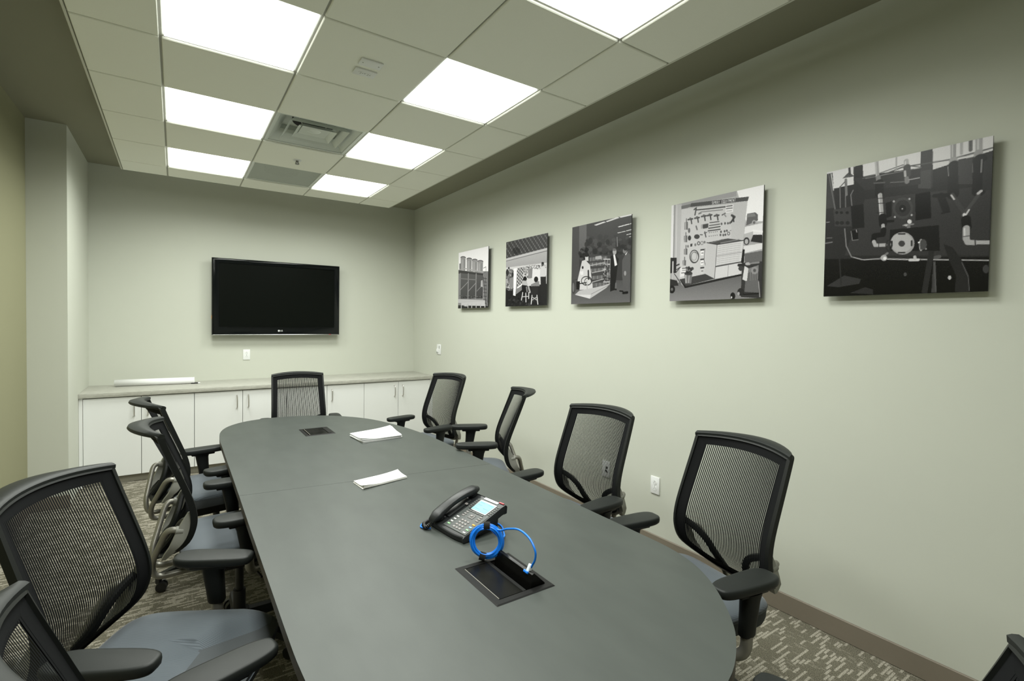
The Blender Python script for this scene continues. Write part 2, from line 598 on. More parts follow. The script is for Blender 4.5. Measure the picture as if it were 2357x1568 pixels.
LBL = {(1, 2): 'added square ceiling light of the left row, unseen behind the camera',  # added unseen fixture that brightens the near side of the room
       (1, 4): 'square ceiling light of the left row, just above the picture frame',
       (1, 6): 'large bright square ceiling light at the top left of the picture',
       (1, 8): 'square ceiling light of the left row, beside the louvred air vent',
       (1, 10): 'square ceiling light at the far end of the left row, above the television',
       (3, 4): 'square ceiling light cut by the top picture edge, nearest of the right row',
       (3, 6): 'second square ceiling light of the right row, before the two blank tiles',
       (3, 8): 'third square ceiling light of the right row, just right of the louvred vent',
       (3, 10): 'smallest square ceiling light, at the far end of the right row'}
for (ci, ri) in LIGHTS:
    cx, cy = (xs[ci] + xs[ci + 1]) / 2, (ys[ri] + ys[ri + 1]) / 2
    L_ = thing('ceiling_light', LBL[(ci, ri)], 'light', (cx, cy, ZC), 0, 'recessed square ceiling lights')
    bm = bmesh.new()
    s = T - 0.012
    for sx in (-1, 1):
        box(bm, (sx * (s / 2 - 0.004), 0, 0.014), (0.008, s, 0.024))
        box(bm, (0, sx * (s / 2 - 0.004), 0.014), (s - 0.016, 0.008, 0.024))
    box(bm, (0, 0, 0.07), (s, s, 0.004))
    obj('fixture_frame', bm, M['fixture'], L_, smooth=0)
    obj('diffuser', bx((0, 0, 0.003), (s - 0.018, s - 0.018, 0.018)), M['lens'], L_, smooth=0)
    ld = bpy.data.lights.new('lamp', 'AREA')
    ld.shape = 'SQUARE'
    ld.size = s - 0.05
    ld.energy = LAMP_POWER
    ld.color = LIGHT_COLOR
    ld.spread = LAMP_SPREAD
    lo = bpy.data.objects.new('lamp', ld)
    COL.objects.link(lo)
    lo.parent = L_
    lo.location = (0, 0, -0.0075)

# square louvred air diffuser
cx, cy = (xs[2] + xs[3]) / 2, (ys[8] + ys[9]) / 2
v = thing('air_vent', 'white square louvred air vent with nested cones between two lights', 'vent', (cx, cy, ZC))
def cone_ring(bm, h0, z0, h1, z1, th=0.003):
    pts = [(-1, -1), (1, -1), (1, 1), (-1, 1)]
    rows = []
    for (h, z) in ((h0, z0), (h1, z1), (h1 - th, z1 + th), (h0 - th, z0 + th)):
        rows.append([bm.verts.new((a * h, b * h, z)) for a, b in pts])
    for i in range(4):
        a, b = rows[i], rows[(i + 1) % 4]
        for j in range(4):
            bm.faces.new((a[j], a[(j + 1) % 4], b[(j + 1) % 4], b[j]))
bm = bmesh.new()
cone_ring(bm, T / 2 - 0.007, 0.0, T / 2 - 0.030, 0.0)
cone_ring(bm, T / 2 - 0.030, 0.0, 0.205, 0.075)
obj('vent_frame', bm, M['vent'], v, smooth=0)
bm = bmesh.new()
cone_ring(bm, 0.202, 0.002, 0.172, 0.036)
obj('louvre', bm, M['vent'], v, smooth=0)
bm = bmesh.new()
cone_ring(bm, 0.132, 0.006, 0.098, 0.034)
obj('louvre', bm, M['vent'], v, smooth=0)
bm = bmesh.new()
box(bm, (0, 0, 0.030), (0.192, 0.192, 0.004))
cyl(bm, (0, 0, 0.029), (0, 0, 0.020), 0.05, 0.02, n=20)
obj('centre_plate', bm, M['vent'], v)
bm = bmesh.new()
box(bm, (0, 0, 0.112), (0.42, 0.42, 0.003))
for sx in (-1, 1):
    box(bm, (sx * 0.207, 0, 0.093), (0.004, 0.41, 0.038))
    box(bm, (0, sx * 0.207, 0.093), (0.41, 0.004, 0.038))
obj('plenum', bm, M['vent'], v, smooth=0)
bm = bmesh.new()
cyl(bm, (0, 0, 0.1105), (0, 0, 0.090), 0.15, n=32)
obj('duct_collar', bm, M['ductdark'], v)
for a in (0.6, 2.2, 3.7, 5.3):
    bm = bmesh.new()
    cyl(bm, (0.10 * math.cos(a), 0.10 * math.sin(a), 0.03), (0.15 * math.cos(a), 0.15 * math.sin(a), 0.09), 0.003, n=6)
    obj('hanger_strut', bm, M['vent'], v)

# perforated return grille
cy2 = (ys[10] + ys[11]) / 2
g = thing('return_air_grille', 'grey perforated return air panel with a round duct showing dimly behind it', 'vent', (cx, cy2, ZC))
bm = bmesh.new()
s = T - 0.012
for sx in (-1, 1):
    box(bm, (sx * (s / 2 - 0.010), 0, 0.004), (0.020, s, 0.008))
    box(bm, (0, sx * (s / 2 - 0.010), 0.004), (s - 0.04, 0.020, 0.008))
obj('grille_frame', bm, M['vent'], g, smooth=0)
obj('perforated_sheet', bx((0, 0, 0.006), (s - 0.04, s - 0.04, 0.001)), M['perf'], g, smooth=0)
bm = bmesh.new()
for sx in (-1, 1):
    box(bm, (sx * (s / 2 - 0.002), 0, 0.06), (0.003, s, 0.10))
    box(bm, (0, sx * (s / 2 - 0.002), 0.06), (s, 0.003, 0.10))
box(bm, (0, 0, 0.112), (s, s, 0.003))
obj('plenum_box', bm, M['vent'], g, smooth=0)
bm = bmesh.new()
cyl(bm, (-0.02, 0, 0.11), (-0.02, 0, 0.03), 0.15, n=32)
obj('duct_collar', bm, M['ductdark'], g)

# sprinkler head
t = thing('sprinkler_head', 'small chrome fire sprinkler head in the tile behind the louvred vent', 'sprinkler', (0.919, 3.375, ZC - 0.0105))
bm = bmesh.new()
cyl(bm, (0, 0, 0.002), (0, 0, -0.006), 0.038, 0.030, n=24)
obj('escutcheon', bm, M['plastic_w'], t)
bm = bmesh.new()
cyl(bm, (0, 0, -0.004), (0, 0, -0.02), 0.011, n=14)
for sx in (-1, 1):
    tube(bm, [(sx * 0.010, 0, -0.018), (sx * 0.013, 0, -0.024), (sx * 0.002, 0, -0.032)], 0.003, 6)
obj('head_body', bm, M['chrome'], t)
bm = bmesh.new()
cyl(bm, (0, 0, -0.031), (0, 0, -0.0335), 0.017, n=18)
obj('deflector', bm, M['chrome'], t)

def outlet(name, label, cat, loc, mtx, kind='duplex', group=None, w=0.072, h=0.117):
    """wall plate built in its own XZ plane facing -Y (local), placed by a rotation"""
    o = thing(name, label, cat, loc, 0, group)
    o.rotation_euler = mtx
    obj('plate', bx((0, -0.004, 0), (w, 0.008, h), 0.0025, 2), M['plastic_w'], o)
    if kind == 'duplex':
        for sz in (-1, 1):
            r = bmesh.new()
            cyl(r, (0, -0.007, sz * 0.0195), (0, -0.0095, sz * 0.0195), 0.0165, n=20)
            rec = obj('receptacle', r, M['plastic_w'], o)
            b = bmesh.new()
            for sx in (-1, 1):
                box(b, (sx * 0.0063, -0.0096, sz * 0.0195 - 0.003), (0.0028, 0.0012, 0.009))
            cyl(b, (0, -0.0092, sz * 0.0195 + 0.0085), (0, -0.0101, sz * 0.0195 + 0.0085), 0.0032, n=10)
            obj('slots', b, M['slotgrey'], rec)['kind'] = 'stuff'
        b = bmesh.new()
        cyl(b, (0, -0.007, 0), (0, -0.009, 0), 0.0035, n=12)
        obj('plate_screw', b, M['slotgrey'], o)
    elif kind == 'blank':
        for sx in (-1, 1):
            b = bmesh.new()
            cyl(b, (0, -0.007, sx * 0.042), (0, -0.009, sx * 0.042), 0.0035, n=12)
            obj('plate_screw', b, M['slotgrey'], o)
    return o
# two plates set in one ceiling tile (long side along X), facing down
CEIL = (-PI / 2, 0, 0)
def ceil_plate(name, label, cat, loc, kind):
    o = outlet(name, label, cat, loc, (0, 0, 0), kind)
    o.rotation_mode = 'QUATERNION'
    # local -Y -> world -Z ; local Z -> world X
    mm = Matrix(((0, 0, 1), (1, 0, 0), (0, 1, 0)))
    o.rotation_quaternion = mm.to_quaternion()
    return o
ceil_plate('blank_plate', 'white blank cover plate on the ceiling tile, beside the ceiling socket', 'wall plate', (0.914, 1.484, ZC - 0.0102), 'blank')
ceil_plate('ceiling_socket', 'white double power socket set flat in the ceiling tile', 'power outlet', (0.917, 1.594, ZC - 0.0102), 'duplex')

# wall sockets
outlet('wall_socket', 'white double power socket on the back wall below the television', 'power outlet', (0.7385, YB, 1.121), (0, 0, 0))
o = outlet('wall_socket', 'white double power socket low on the right wall between two chairs', 'power outlet', (XR, 1.115, 0.438), (0, 0, -PI / 2))
t = thing('data_plate', 'white data plate with dark jacks low on the right wall, seen through chair mesh', 'wall plate', (XR, 1.571, 0.431))
t.rotation_euler = (0, 0, -PI / 2)
obj('plate', bx((0, -0.004, 0), (0.075, 0.008, 0.120), 0.0025, 2), M['plastic_w'], t)
for k in (-1, 1):
    obj('jack', bx((0.008, -0.0085, k * 0.013), (0.020, 0.004, 0.017)), M['slot'], t, smooth=0)
t = thing('wall_control', 'white wall switch plate on the right wall above the counter end', 'switch', (XR, 4.42, 1.185))
t.rotation_euler = (0, 0, -PI / 2)
obj('plate', bx((0, -0.004, 0), (0.105, 0.008, 0.125), 0.0025, 2), M['plastic_w'], t)
obj('sensor_block', bx((-0.026, -0.012, -0.016), (0.034, 0.018, 0.045), 0.003, 2), M['plastic_w'], t)
obj('switch_slot', bx((0.015, -0.009, 0.028), (0.014, 0.004, 0.034)), M['slotgrey'], t, smooth=0)
obj('sensor_port', bx((-0.022, -0.0215, -0.034), (0.012, 0.003, 0.010)), M['slot'], t, smooth=0)

# ------------------------------------------------------------------ cabinets and counter
YC = 4.5661
ct = tag(obj('countertop', b2((XP + 0.001, YC, 0.8035), (XR - 0.001, YB - 0.001, 0.8445), 0.003, 2), M['counter']),
         'long grey stone-look countertop along the back wall', 'countertop')
CLBL = ['white two-door base cabinet at the left end, beside the pilaster',
        'white two-door base cabinet second from the left, behind the left chairs',
        'white two-door base cabinet behind the chair at the far table end',
        'white two-door base cabinet at the right end, against the right wall']
X0, DW = -0.628, 0.4215
def handle_bm():
    bm = bmesh.new()
    pts = bend([(0, 0, 0.064), (0, -0.030, 0.060), (0, -0.034, 0.0), (0, -0.030, -0.060), (0, 0, -0.064)], 0.02, 5)
    tube(bm, pts, 0.0062, 8, ell=(1.0, 0.9))
    return bm
for k in range(4):
    xa = X0 + 2 * k * DW
    c = thing('base_cabinet', CLBL[k], 'cabinet', (xa + DW, YC + 0.02, 0), 0, 'white base cabinets')
    depth = YB - YC - 0.022
    bm = bx((0, depth / 2 + 0.0115, 0.44), (2 * DW - 0.001, depth - 0.020, 0.724))
    obj('body', bm, M['gap'], c, smooth=0)
    obj('toe_kick', bx((0, 0.045 + 0.29, 0.038), (2 * DW - 0.0005, 0.575, 0.075)), M['toe'], c, smooth=0)
    for s in (-1, 1):
        d = obj('door', bx((s * DW / 2, 0.010, 0.4325), (DW - 0.0045, 0.019, 0.724), 0.0012, 1), M['cab'], c, smooth=0)
        obj('door_handle', handle_bm(), M['nickel'], d, loc=(s * 0.052, 0.0005, 0.684))
for (a, b_, nm, lb) in ((XP + 0.001, X0, 'filler_panel', 'narrow white filler strip between left cabinet and pilaster'),
                        (X0 + 8 * DW, XR - 0.001, 'filler_panel', 'narrow white filler strip between right cabinet and right wall')):
    tag(obj(nm, b2((a + 0.0005, YC + 0.024, 0.0), (b_ - 0.0008, YC + 0.05, 0.803)), M['cab'], smooth=0), lb, 'panel')

# paper roll and marker on the counter
bm = bmesh.new()
NR = 28
prof = []
L0, L1 = Vector((-0.440, 5.040, 0.8445 + 0.034)), Vector((0.226, 4.985, 0.8445 + 0.034))
ax = (L1 - L0).normalized()
side = Vector((0, 0, 1)).cross(ax).normalized()
rings = []
for i, p in enumerate((L0, L1)):
    outer, inner = [], []
    for j in range(3 * NR):
        a = 2 * PI * j / NR
        r = 0.034 - 0.0022 * j / NR
        outer.append(p + side * math.cos(a) * r + Vector((0, 0, 1)) * math.sin(a) * r)
    rings.append(outer)
V0 = [bm.verts.new(p) for p in rings[0]]
V1 = [bm.verts.new(p) for p in rings[1]]
for j in range(len(V0) - 1):
    bm.faces.new((V0[j], V0[j + 1], V1[j + 1], V1[j]))
me = bpy.data.meshes.new('paper_roll')
bm.to_mesh(me)
bm.free()
me.polygons.foreach_set('use_smooth', [True] * len(me.polygons))
pr = link('paper_roll', me, M['paper'])
tag(pr, 'long rolled white paper sheet lying on the grey countertop', 'paper roll')
md = pr.modifiers.new('thickness', 'SOLIDIFY')
md.thickness = 0.0009
t = thing('marker_pen', 'small black marker with white tip at the right end of the paper roll', 'pen', (0.245, 4.965, 0.8445 + 0.007))
bm = bmesh.new()
cyl(bm, (-0.05, 0.006, 0), (0.012, 0, 0), 0.007, n=12)
obj('pen_barrel', bm, M['caster'], t)
bm = bmesh.new()
cyl(bm, (0.012, 0, 0), (0.032, -0.002, 0), 0.006, n=12)
obj('pen_tip', bm, M['plastic_w'], t)

# ------------------------------------------------------------------ television
TX0, TX1, TZ0, TZ1, TY = 0.388, 1.753, 1.349, 2.192, 5.10
tv = thing('television', 'large wall-mounted flat television with a glossy black bezel', 'television', ((TX0 + TX1) / 2, TY, TZ0))
W2, H = (TX1 - TX0) / 2, TZ1 - TZ0
def quad_frame(bm, ow, oz0, oz1, iw, iz0, iz1, yo, yi, yb):
    O = [(-ow, oz0), (ow, oz0), (ow, oz1), (-ow, oz1)]
    I = [(-iw, iz0), (iw, iz0), (iw, iz1), (-iw, iz1)]
    r = [[bm.verts.new((x, yb, z)) for x, z in O]]
    for q in range(8):
        an = q / 7 * PI / 2
        d = 0.020 * (1 - math.cos(an))
        y = yo + 0.018 * (1 - math.sin(an))
        r.append([bm.verts.new((x - math.copysign(d, x), y, z + (d if z < 0.4 else -d))) for x, z in O])
    r += [[bm.verts.new((x, yi, z)) for x, z in I], [bm.verts.new((x, yi + 0.012, z)) for x, z in I], [bm.verts.new((x, yb, z)) for x, z in I]]
    for i in range(len(r)):
        a, b = r[i], r[(i + 1) % len(r)]
        for j in range(4):
            bm.faces.new((a[j], a[(j + 1) % 4], b[(j + 1) % 4], b[j]))
bm = bmesh.new()
quad_frame(bm, W2, 0, H, W2 - 0.068, 0.090, H - 0.052, 0.0, 0.004, 0.045)
obj('bezel', bm, M['gloss'], tv, smooth=30)
obj('screen', bx((0, 0.016, (0.09 + H - 0.052) / 2), (2 * W2 - 0.134, 0.008, H - 0.140)), M['screen'], tv, smooth=0)
obj('rear_housing', bx((0, 0.062, H / 2), (2 * W2 - 0.12, 0.045, H - 0.12), 0.012, 2), M['chairblk'], tv)
obj('wall_bracket', bx((0, 0.100, H / 2), (0.5, 0.0295, 0.36)), M['tbase'], tv, smooth=0)
bm = bmesh.new()
box(bm, (0, 0.001, 0.0885), (2 * W2 - 0.30, 0.006, 0.003))
obj('screen_lip', bm, M['gloss'], tv, smooth=0)
bm = bmesh.new()
tube(bm, [(-W2 + 0.01, 0.010, 0.0035), (-W2 * 0.4, 0.008, 0.0028), (0, 0.007, 0.0026), (W2 * 0.4, 0.008, 0.0028), (W2 - 0.01, 0.010, 0.0035)], 0.0035, 8)
obj('lower_strip', bm, M['silver'], tv)
bm = bmesh.new()
cyl(bm, (0.0, 0.0025, 0.047), (0.0, -0.0012, 0.047), 0.0105, n=24)
obj('logo_disc', bm, M['logo'], tv, loc=(-0.010, 0, 0))
def text_mesh(name, s, size, m, parent, loc, rot, depth=0.0006):
    cu = bpy.data.curves.new('lettering', 'FONT')
    cu.body = s
    cu.size = size
    cu.extrude = depth
    cu.align_x = 'CENTER'
    cu.align_y = 'CENTER'
    tmp = bpy.data.objects.new('tmp', cu)
    COL.objects.link(tmp)
    bpy.context.view_layer.update()
    me = bpy.data.meshes.new_from_object(tmp.evaluated_get(bpy.context.evaluated_depsgraph_get()))
    bpy.data.objects.remove(tmp)
    me.materials.clear()
    o = link(name, me, m, parent, loc)
    o.rotation_euler = rot
    return o
text_mesh('logo_lettering', 'LG', 0.024, M['logo'], tv, (0.018, 0.0002, 0.047), (PI / 2, 0, 0))
fm = bmesh.new()
tube(fm, [(0.0045 * math.cos(a), -0.0014, 0.047 + 0.0055 * math.sin(a)) for a in [PI * 0.1 + k * PI * 1.7 / 14 for k in range(15)]], 0.0007, 5)
obj('logo_mark', fm, M['slotgrey'], tv, loc=(-0.010, 0, 0))
obj('side_label', bx((-W2 - 0.0006, 0.020, 0.195), (0.0012, 0.018, 0.040)), M['k_orange'], tv, smooth=0)
obj('energy_badge', bx((W2 - 0.115, 0.0015, 0.004), (0.02, 0.005, 0.006)), M['red'], tv, smooth=0)

# ------------------------------------------------------------------ photo prints on the right wall
class Ink:
    def __init__(s, corners, bg, S=420):
        s.S = S
        s.a = np.full((S, S), float(bg))
        src = np.array(corners, float)
        dst = np.array([(0, 0), (1, 0), (1, 1), (0, 1)], float) * S
        A = []
        for (x, y), (u, v_) in zip(src, dst):
            A.append([x, y, 1, 0, 0, 0, -u * x, -u * y])
            A.append([0, 0, 0, x, y, 1, -v_ * x, -v_ * y])
        h = np.linalg.solve(np.array(A), dst.ravel())
        s.H = np.append(h, 1).reshape(3, 3)
        s.k = S / abs(src[1][0] - src[0][0])
        s.yy, s.xx = np.mgrid[0:S, 0:S] + 0.5
        s.rng = np.random.RandomState(3)
    def m(s, pts):
        p = np.c_[np.array(pts, float), np.ones(len(pts))] @ s.H.T
        return p[:, :2] / p[:, 2:3]
    def box_(s, x0, x1, y0, y1):
        return max(0, int(x0)), min(s.S, int(x1) + 2), max(0, int(y0)), min(s.S, int(y1) + 2)
    def poly(s, pts, g, g2=None, op=1.0):
        p = s.m(pts)
        x0, x1, y0, y1 = s.box_(p[:, 0].min(), p[:, 0].max(), p[:, 1].min(), p[:, 1].max())
        if x1 <= x0 or y1 <= y0:
            return
        X, Y = s.xx[y0:y1, x0:x1], s.yy[y0:y1, x0:x1]
        ins = np.zeros(X.shape, bool)
        n = len(p)
        for i in range(n):
            (ax, ay), (bx_, by) = p[i], p[(i + 1) % n]
            if ay == by:
                continue
            c = ((ay > Y) != (by > Y)) & (X < (bx_ - ax) * (Y - ay) / (by - ay) + ax)
            ins ^= c
        val = g
        if g2 is not None:
            tt = np.clip((Y - p[:, 1].min()) / max(1, np.ptp(p[:, 1])), 0, 1)
            val = g + (g2 - g) * tt
        r = s.a[y0:y1, x0:x1]
        s.a[y0:y1, x0:x1] = np.where(ins, r * (1 - op) + val * op, r)
    def line(s, pts, wd, g, op=1.0):
        p = s.m(pts)
        hw = max(0.6, wd * s.k / 2)
        for (ax, ay), (bx_, by) in zip(p[:-1], p[1:]):
            x0, x1, y0, y1 = s.box_(min(ax, bx_) - hw - 1, max(ax, bx_) + hw + 1, min(ay, by) - hw - 1, max(ay, by) + hw + 1)
            if x1 <= x0 or y1 <= y0:
                continue
            X, Y = s.xx[y0:y1, x0:x1], s.yy[y0:y1, x0:x1]
            dx, dy = bx_ - ax, by - ay
            t_ = np.clip(((X - ax) * dx + (Y - ay) * dy) / max(1e-6, dx * dx + dy * dy), 0, 1)
            d = np.hypot(X - ax - t_ * dx, Y - ay - t_ * dy)
            al = np.clip(hw + 0.5 - d, 0, 1) * op
            s.a[y0:y1, x0:x1] = s.a[y0:y1, x0:x1] * (1 - al) + g * al
    def ell(s, c, rx, ry, g, ring=None, op=1.0):
        n = 28
        pts = [(c[0] + rx * math.cos(2 * PI * i / n), c[1] + ry * math.sin(2 * PI * i / n)) for i in range(n + 1)]
        if ring:
            s.line(pts, ring, g, op)
        else:
            s.poly(pts[:-1], g, op=op)
    def speck(s, pts, n, gs, rad):
        P = np.array(pts, float)
        lo, hi = P.min(0), P.max(0)
        for _ in range(n):
            c = lo + s.rng.rand(2) * (hi - lo)
            r = rad * (0.5 + s.rng.rand())
            s.ell(c, r, r * (0.6 + 0.8 * s.rng.rand()), gs[s.rng.randint(len(gs))], op=0.8)
    def grain(s, amt):
        s.a += s.rng.randn(s.S, s.S) * amt
    def colors(s, N):
        a = np.clip(s.a, 0, 255)
        f = s.S // N
        a = a[:N * f, :N * f].reshape(N, f, N, f).mean((1, 3))
        v_ = a / 255.0
        lin = np.where(v_ <= 0.04045, v_ / 12.92, ((v_ + 0.055) / 1.055) ** 2.4)
        return lin[::-1]

def picture(label, y_left, y_right, z0, z1, ink, N=210):
    """panel parallel to the right wall; the viewer's left is the far end (larger Y)"""
    xf = XR - 0.044
    p = thing('photo_panel', label, 'picture', (xf, (y_left + y_right) / 2, z0), 0, 'black and white photo panels on the right wall')
    wd, ht = y_left - y_right, z1 - z0
    obj('panel', bx((0.0045, 0, ht / 2), (0.008, wd, ht)), M['panel_back'], p, smooth=0)
    obj('standoff', bx((0.0262, 0, ht / 2), (0.0355, wd * 0.5, ht * 0.5)), M['panel_back'], p, smooth=0)
    jj, ii = np.mgrid[0:N + 1, 0:N + 1]
    ver = np.stack([np.full(ii.shape, 0.0), wd / 2 - wd * ii / N, ht * jj / N], -1).reshape(-1, 3)
    a = (jj[:-1, :-1] * (N + 1) + ii[:-1, :-1]).ravel()
    fc = np.stack([a, a + 1, a + N + 2, a + N + 1], -1)
    me = bpy.data.meshes.new('print')
    me.vertices.add(len(ver))
    me.vertices.foreach_set('co', ver.astype(np.float32).ravel())
    me.loops.add(fc.size)
    me.loops.foreach_set('vertex_index', fc.astype(np.int32).ravel())
    me.polygons.add(len(fc))
    me.polygons.foreach_set('loop_start', np.arange(0, fc.size, 4, dtype=np.int32))
    me.update(calc_edges=True)
    lin = ink.colors(N)
    at = me.color_attributes.new('ink', 'FLOAT_COLOR', 'CORNER')
    col = np.ones((len(fc), 4, 4), np.float32)
    tint = np.array([1.0, 0.965, 1.01]) * 1.12
    col[:, :, :3] = np.clip(lin.reshape(-1, 1, 1) * tint, 0, 0.92)
    at.data.foreach_set('color', col.ravel())
    link('print', me, M['print'], p)
    return p

# --- panel 1: four silos on a steel frame
k = Ink([(137, 480), (643, 358), (638, 1392), (130, 1425)], 226)
k.poly([(100, 780), (660, 780), (660, 1440), (100, 1440)], 120)
k.poly([(555, 820), (640, 790), (640, 1400), (555, 1400)], 112)
for (xa, xb, yt, yb_) in ((172, 255, 540, 800), (276, 360, 562, 820), (368, 455, 580, 820), (460, 552, 600, 790)):
    k.poly([(xa, yt + 18), (xb, yt + 18), (xb - 4, yb_ + 30), (xa + 2, yb_ + 30)], 128)
    k.poly([(xa + 10, yt + 20), (xa + 50, yt + 20), (xa + 48, yb_), (xa + 12, yb_)], 150)
    k.ell(((xa + xb) / 2, yt + 18), (xb - xa) / 2 + 4, 24, 62)
    k.ell(((xa + xb) / 2, yt + 28), (xb - xa) / 2, 22, 138)
k.poly([(150, 660), (172, 655), (172, 800), (150, 800)], 100)
k.line([(140, 770), (250, 742), (555, 795)], 9, 150)
k.line([(140, 800), (560, 850)], 30, 55)
k.poly([(160, 820), (555, 850), (550, 1240), (150, 1260)], 84, 62)
for x in (168, 305, 437, 565):
    k.line([(x, 830), (x - 6, 1260)], 15, 128)
k.line([(160, 912), (440, 930)], 8, 110)
k.line([(165, 1110), (300, 965)], 7, 132)
k.line([(310, 1120), (430, 985)], 7, 132)
k.line([(450, 1120), (530, 1030)], 6, 125)
k.line([(560, 880), (612, 1390)], 10, 70)
k.line([(590, 880), (635, 1300)], 6, 70)
for j in range(8):
    k.line([(565, 900 + 60 * j), (615, 905 + 60 * j)], 5, 60)
k.poly([(520, 940), (545, 930), (550, 1050), (515, 1040)], 165)
k.line([(560, 730), (600, 705), (605, 790), (565, 815)], 5, 90)
k.speck([(150, 1200), (540, 1250)], 60, [40, 100, 60], 8)
k.poly([(130, 1265), (590, 1270), (590, 1330), (130, 1330)], 172)
k.poly([(185, 1325), (590, 1290), (590, 1375), (185, 1375)], 178)
k.poly([(130, 1370), (640, 1370), (640, 1430), (130, 1430)], 30)
for x in (185, 300, 365, 440, 515, 590):
    k.line([(x, 1350), (x, 1425)], 14, 165)
k.ell((265, 1378), 38, 7, 180)
k.grain(4)
picture('black and white photo panel of four silos, farthest along the right wall', 3.866, 3.229, 1.680, 2.308, k)

# --- panel 2: store interior with patterned ceiling
k = Ink([(957, 280), (1663, 132), (1645, 1370), (940, 1388)], 40)
k.poly([(930, 270), (1680, 110), (1680, 420), (930, 590)], 62)
for r in range(12):
    for c in range(14):
        x = 975 + c * 62 + (r % 2) * 30 - r * 8
        y = 300 + r * 42 - (x - 957) * 0.26
        if y < 560 - (x - 957) * 0.24:
            k.line([(x, y), (x + 16, y + 20)], 8, 118, 0.85)
            k.line([(x + 16, y - 6), (x + 2, y + 26)], 7, 105, 0.7)
k.ell((1130, 430), 70, 60, 28, op=0.5)
k.poly([(950, 585), (1660, 405), (1655, 640), (950, 720)], 168, 150)
k.line([(950, 580), (1660, 408)], 26, 178)
k.line([(950, 604), (1660, 436)], 6, 90)
k.poly([(950, 715), (1655, 640), (1650, 1000), (950, 1100)], 190)
k.speck([(1260, 700), (1400, 900)], 120, [70, 100, 140], 7)
k.speck([(1320, 680), (1640, 740)], 70, [60, 90, 120], 7)
k.poly([(1335, 745), (1410, 735), (1400, 900), (1335, 910)], 120)
k.poly([(1410, 740), (1540, 760), (1530, 960), (1400, 930)], 205)
k.poly([(940, 1090), (1650, 1000), (1645, 1380), (940, 1390)], 34)
k.speck([(950, 1090), (1640, 1380)], 60, [26, 46, 58], 16)
k.speck([(950, 740), (1085, 1100)], 60, [40, 60, 150, 90], 18)
k.poly([(950, 770), (1080, 760), (1085, 1000), (950, 1040)], 110, op=0.5)
k.ell((975, 800), 24, 60, 45)
k.ell((1065, 840), 22, 40, 50)
k.ell((1000, 725), 14, 20, 40)
k.poly([(1010, 900), (1085, 880), (1085, 1060), (1010, 1070)], 125)
k.poly([(1130, 735), (1260, 705), (1230, 1100), (1120, 1180)], 130)
for r in range(10):
    for c in range(5):
        k.ell((1150 + c * 22, 750 + r * 30 - c * 6), 8, 11, 60 if (r + c) % 2 else 185)
k.poly([(1085, 735), (1142, 725), (1115, 1205), (1075, 1195)], 222)
k.line([(1150, 1065), (1225, 1010)], 16, 218)
for c in range(5):
    k.line([(1130 + c * 22, 1090 - c * 12), (1122 + c * 22, 1170 - c * 16)], 6, 80)
k.ell((1278, 920), 34, 50, 25)
k.poly([(1240, 940), (1330, 950), (1330, 1020), (1225, 1030)], 165)
k.poly([(1300, 930), (1390, 910), (1390, 1030), (1330, 1030)], 190)
k.poly([(1225, 1015), (1320, 1030), (1320, 1160), (1225, 1170)], 28)
k.ell((1470, 925), 36, 50, 30)
k.poly([(1380, 1010), (1520, 950), (1530, 1040), (1390, 1050)], 120)
k.poly([(1395, 1040), (1505, 1040), (1500, 1215), (1400, 1215)], 40)
k.line([(1340, 1060), (1365, 1140)], 26, 150)
k.line([(1305, 1060), (1315, 1130)], 20, 120)
for (a, b_) in (((1240, 1150), (1218, 1275)), ((1292, 1160), (1295, 1310)), ((1345, 1150), (1343, 1250)), ((1400, 1200), (1385, 1345)), ((1485, 1200), (1500, 1350))):
    k.line([a, b_], 13, 205)
k.line([(1232, 1222), (1345, 1215)], 8, 180)
k.line([(1395, 1220), (1490, 1285)], 8, 170)
k.line([(1490, 1220), (1395, 1285)], 8, 170)
k.poly([(1545, 860), (1640, 860), (1645, 1380), (1555, 1290)], 36)
k.poly([(1550, 715), (1600, 690), (1635, 730), (1635, 880), (1545, 880)], 188)
k.ell((1583, 665), 22, 32, 70)
k.ell((1583, 645), 22, 16, 30)
k.grain(4)
picture('black and white photo panel of people in a shop under a leafy patterned ceiling', 2.905, 2.273, 1.683, 2.306, k)

# --- panel 3: two men beside a shop shelf
k = Ink([(132, 290), (1012, 95), (1002, 1408), (118, 1445)], 52)
k.poly([(100, 250), (240, 240), (240, 1050), (100, 1100)], 66)
k.poly([(235, 230), (345, 215), (345, 640), (235, 700)], 98, 84)
k.poly([(345, 200), (1020, 60), (1020, 700), (345, 700)], 62, 46)
k.speck([(350, 420), (1000, 740)], 90, [34, 48, 66], 26)
for q in ([(455, 255), (600, 205), (640, 212), (490, 264)], [(632, 200), (800, 138), (835, 150), (650, 213)], [(830, 135), (1015, 90), (1015, 112), (850, 150)],
          [(808, 282), (970, 238), (985, 248), (825, 290)], [(980, 240), (1008, 228), (1008, 240), (990, 247)], [(803, 372), (920, 345), (925, 352), (812, 378)],
          [(930, 342), (1008, 320), (1008, 332), (936, 348)], [(934, 400), (1008, 380), (1008, 390), (940, 406)], [(975, 433), (1006, 424), (1006, 432), (980, 438)]):
    k.poly(q, 205)
k.line([(800, 440), (808, 570)], 12, 105)
k.poly([(118, 1080), (1005, 1080), (1005, 1450), (118, 1450)], 66, 92)
k.speck([(250, 600), (420, 780)], 80, [22, 32, 70], 22)
k.poly([(395, 690), (700, 700), (700, 1110), (400, 1220)], 60)
for r, y in enumerate((800, 880, 970, 1080, 1190)):
    for c in range(14):
        x = 400 + c * 19
        k.line([(x, y - 55 + c * -1.5), (x + 2, y - 8 - c * 2)], 9, 130 if (c + r) % 3 else 175, 0.8)
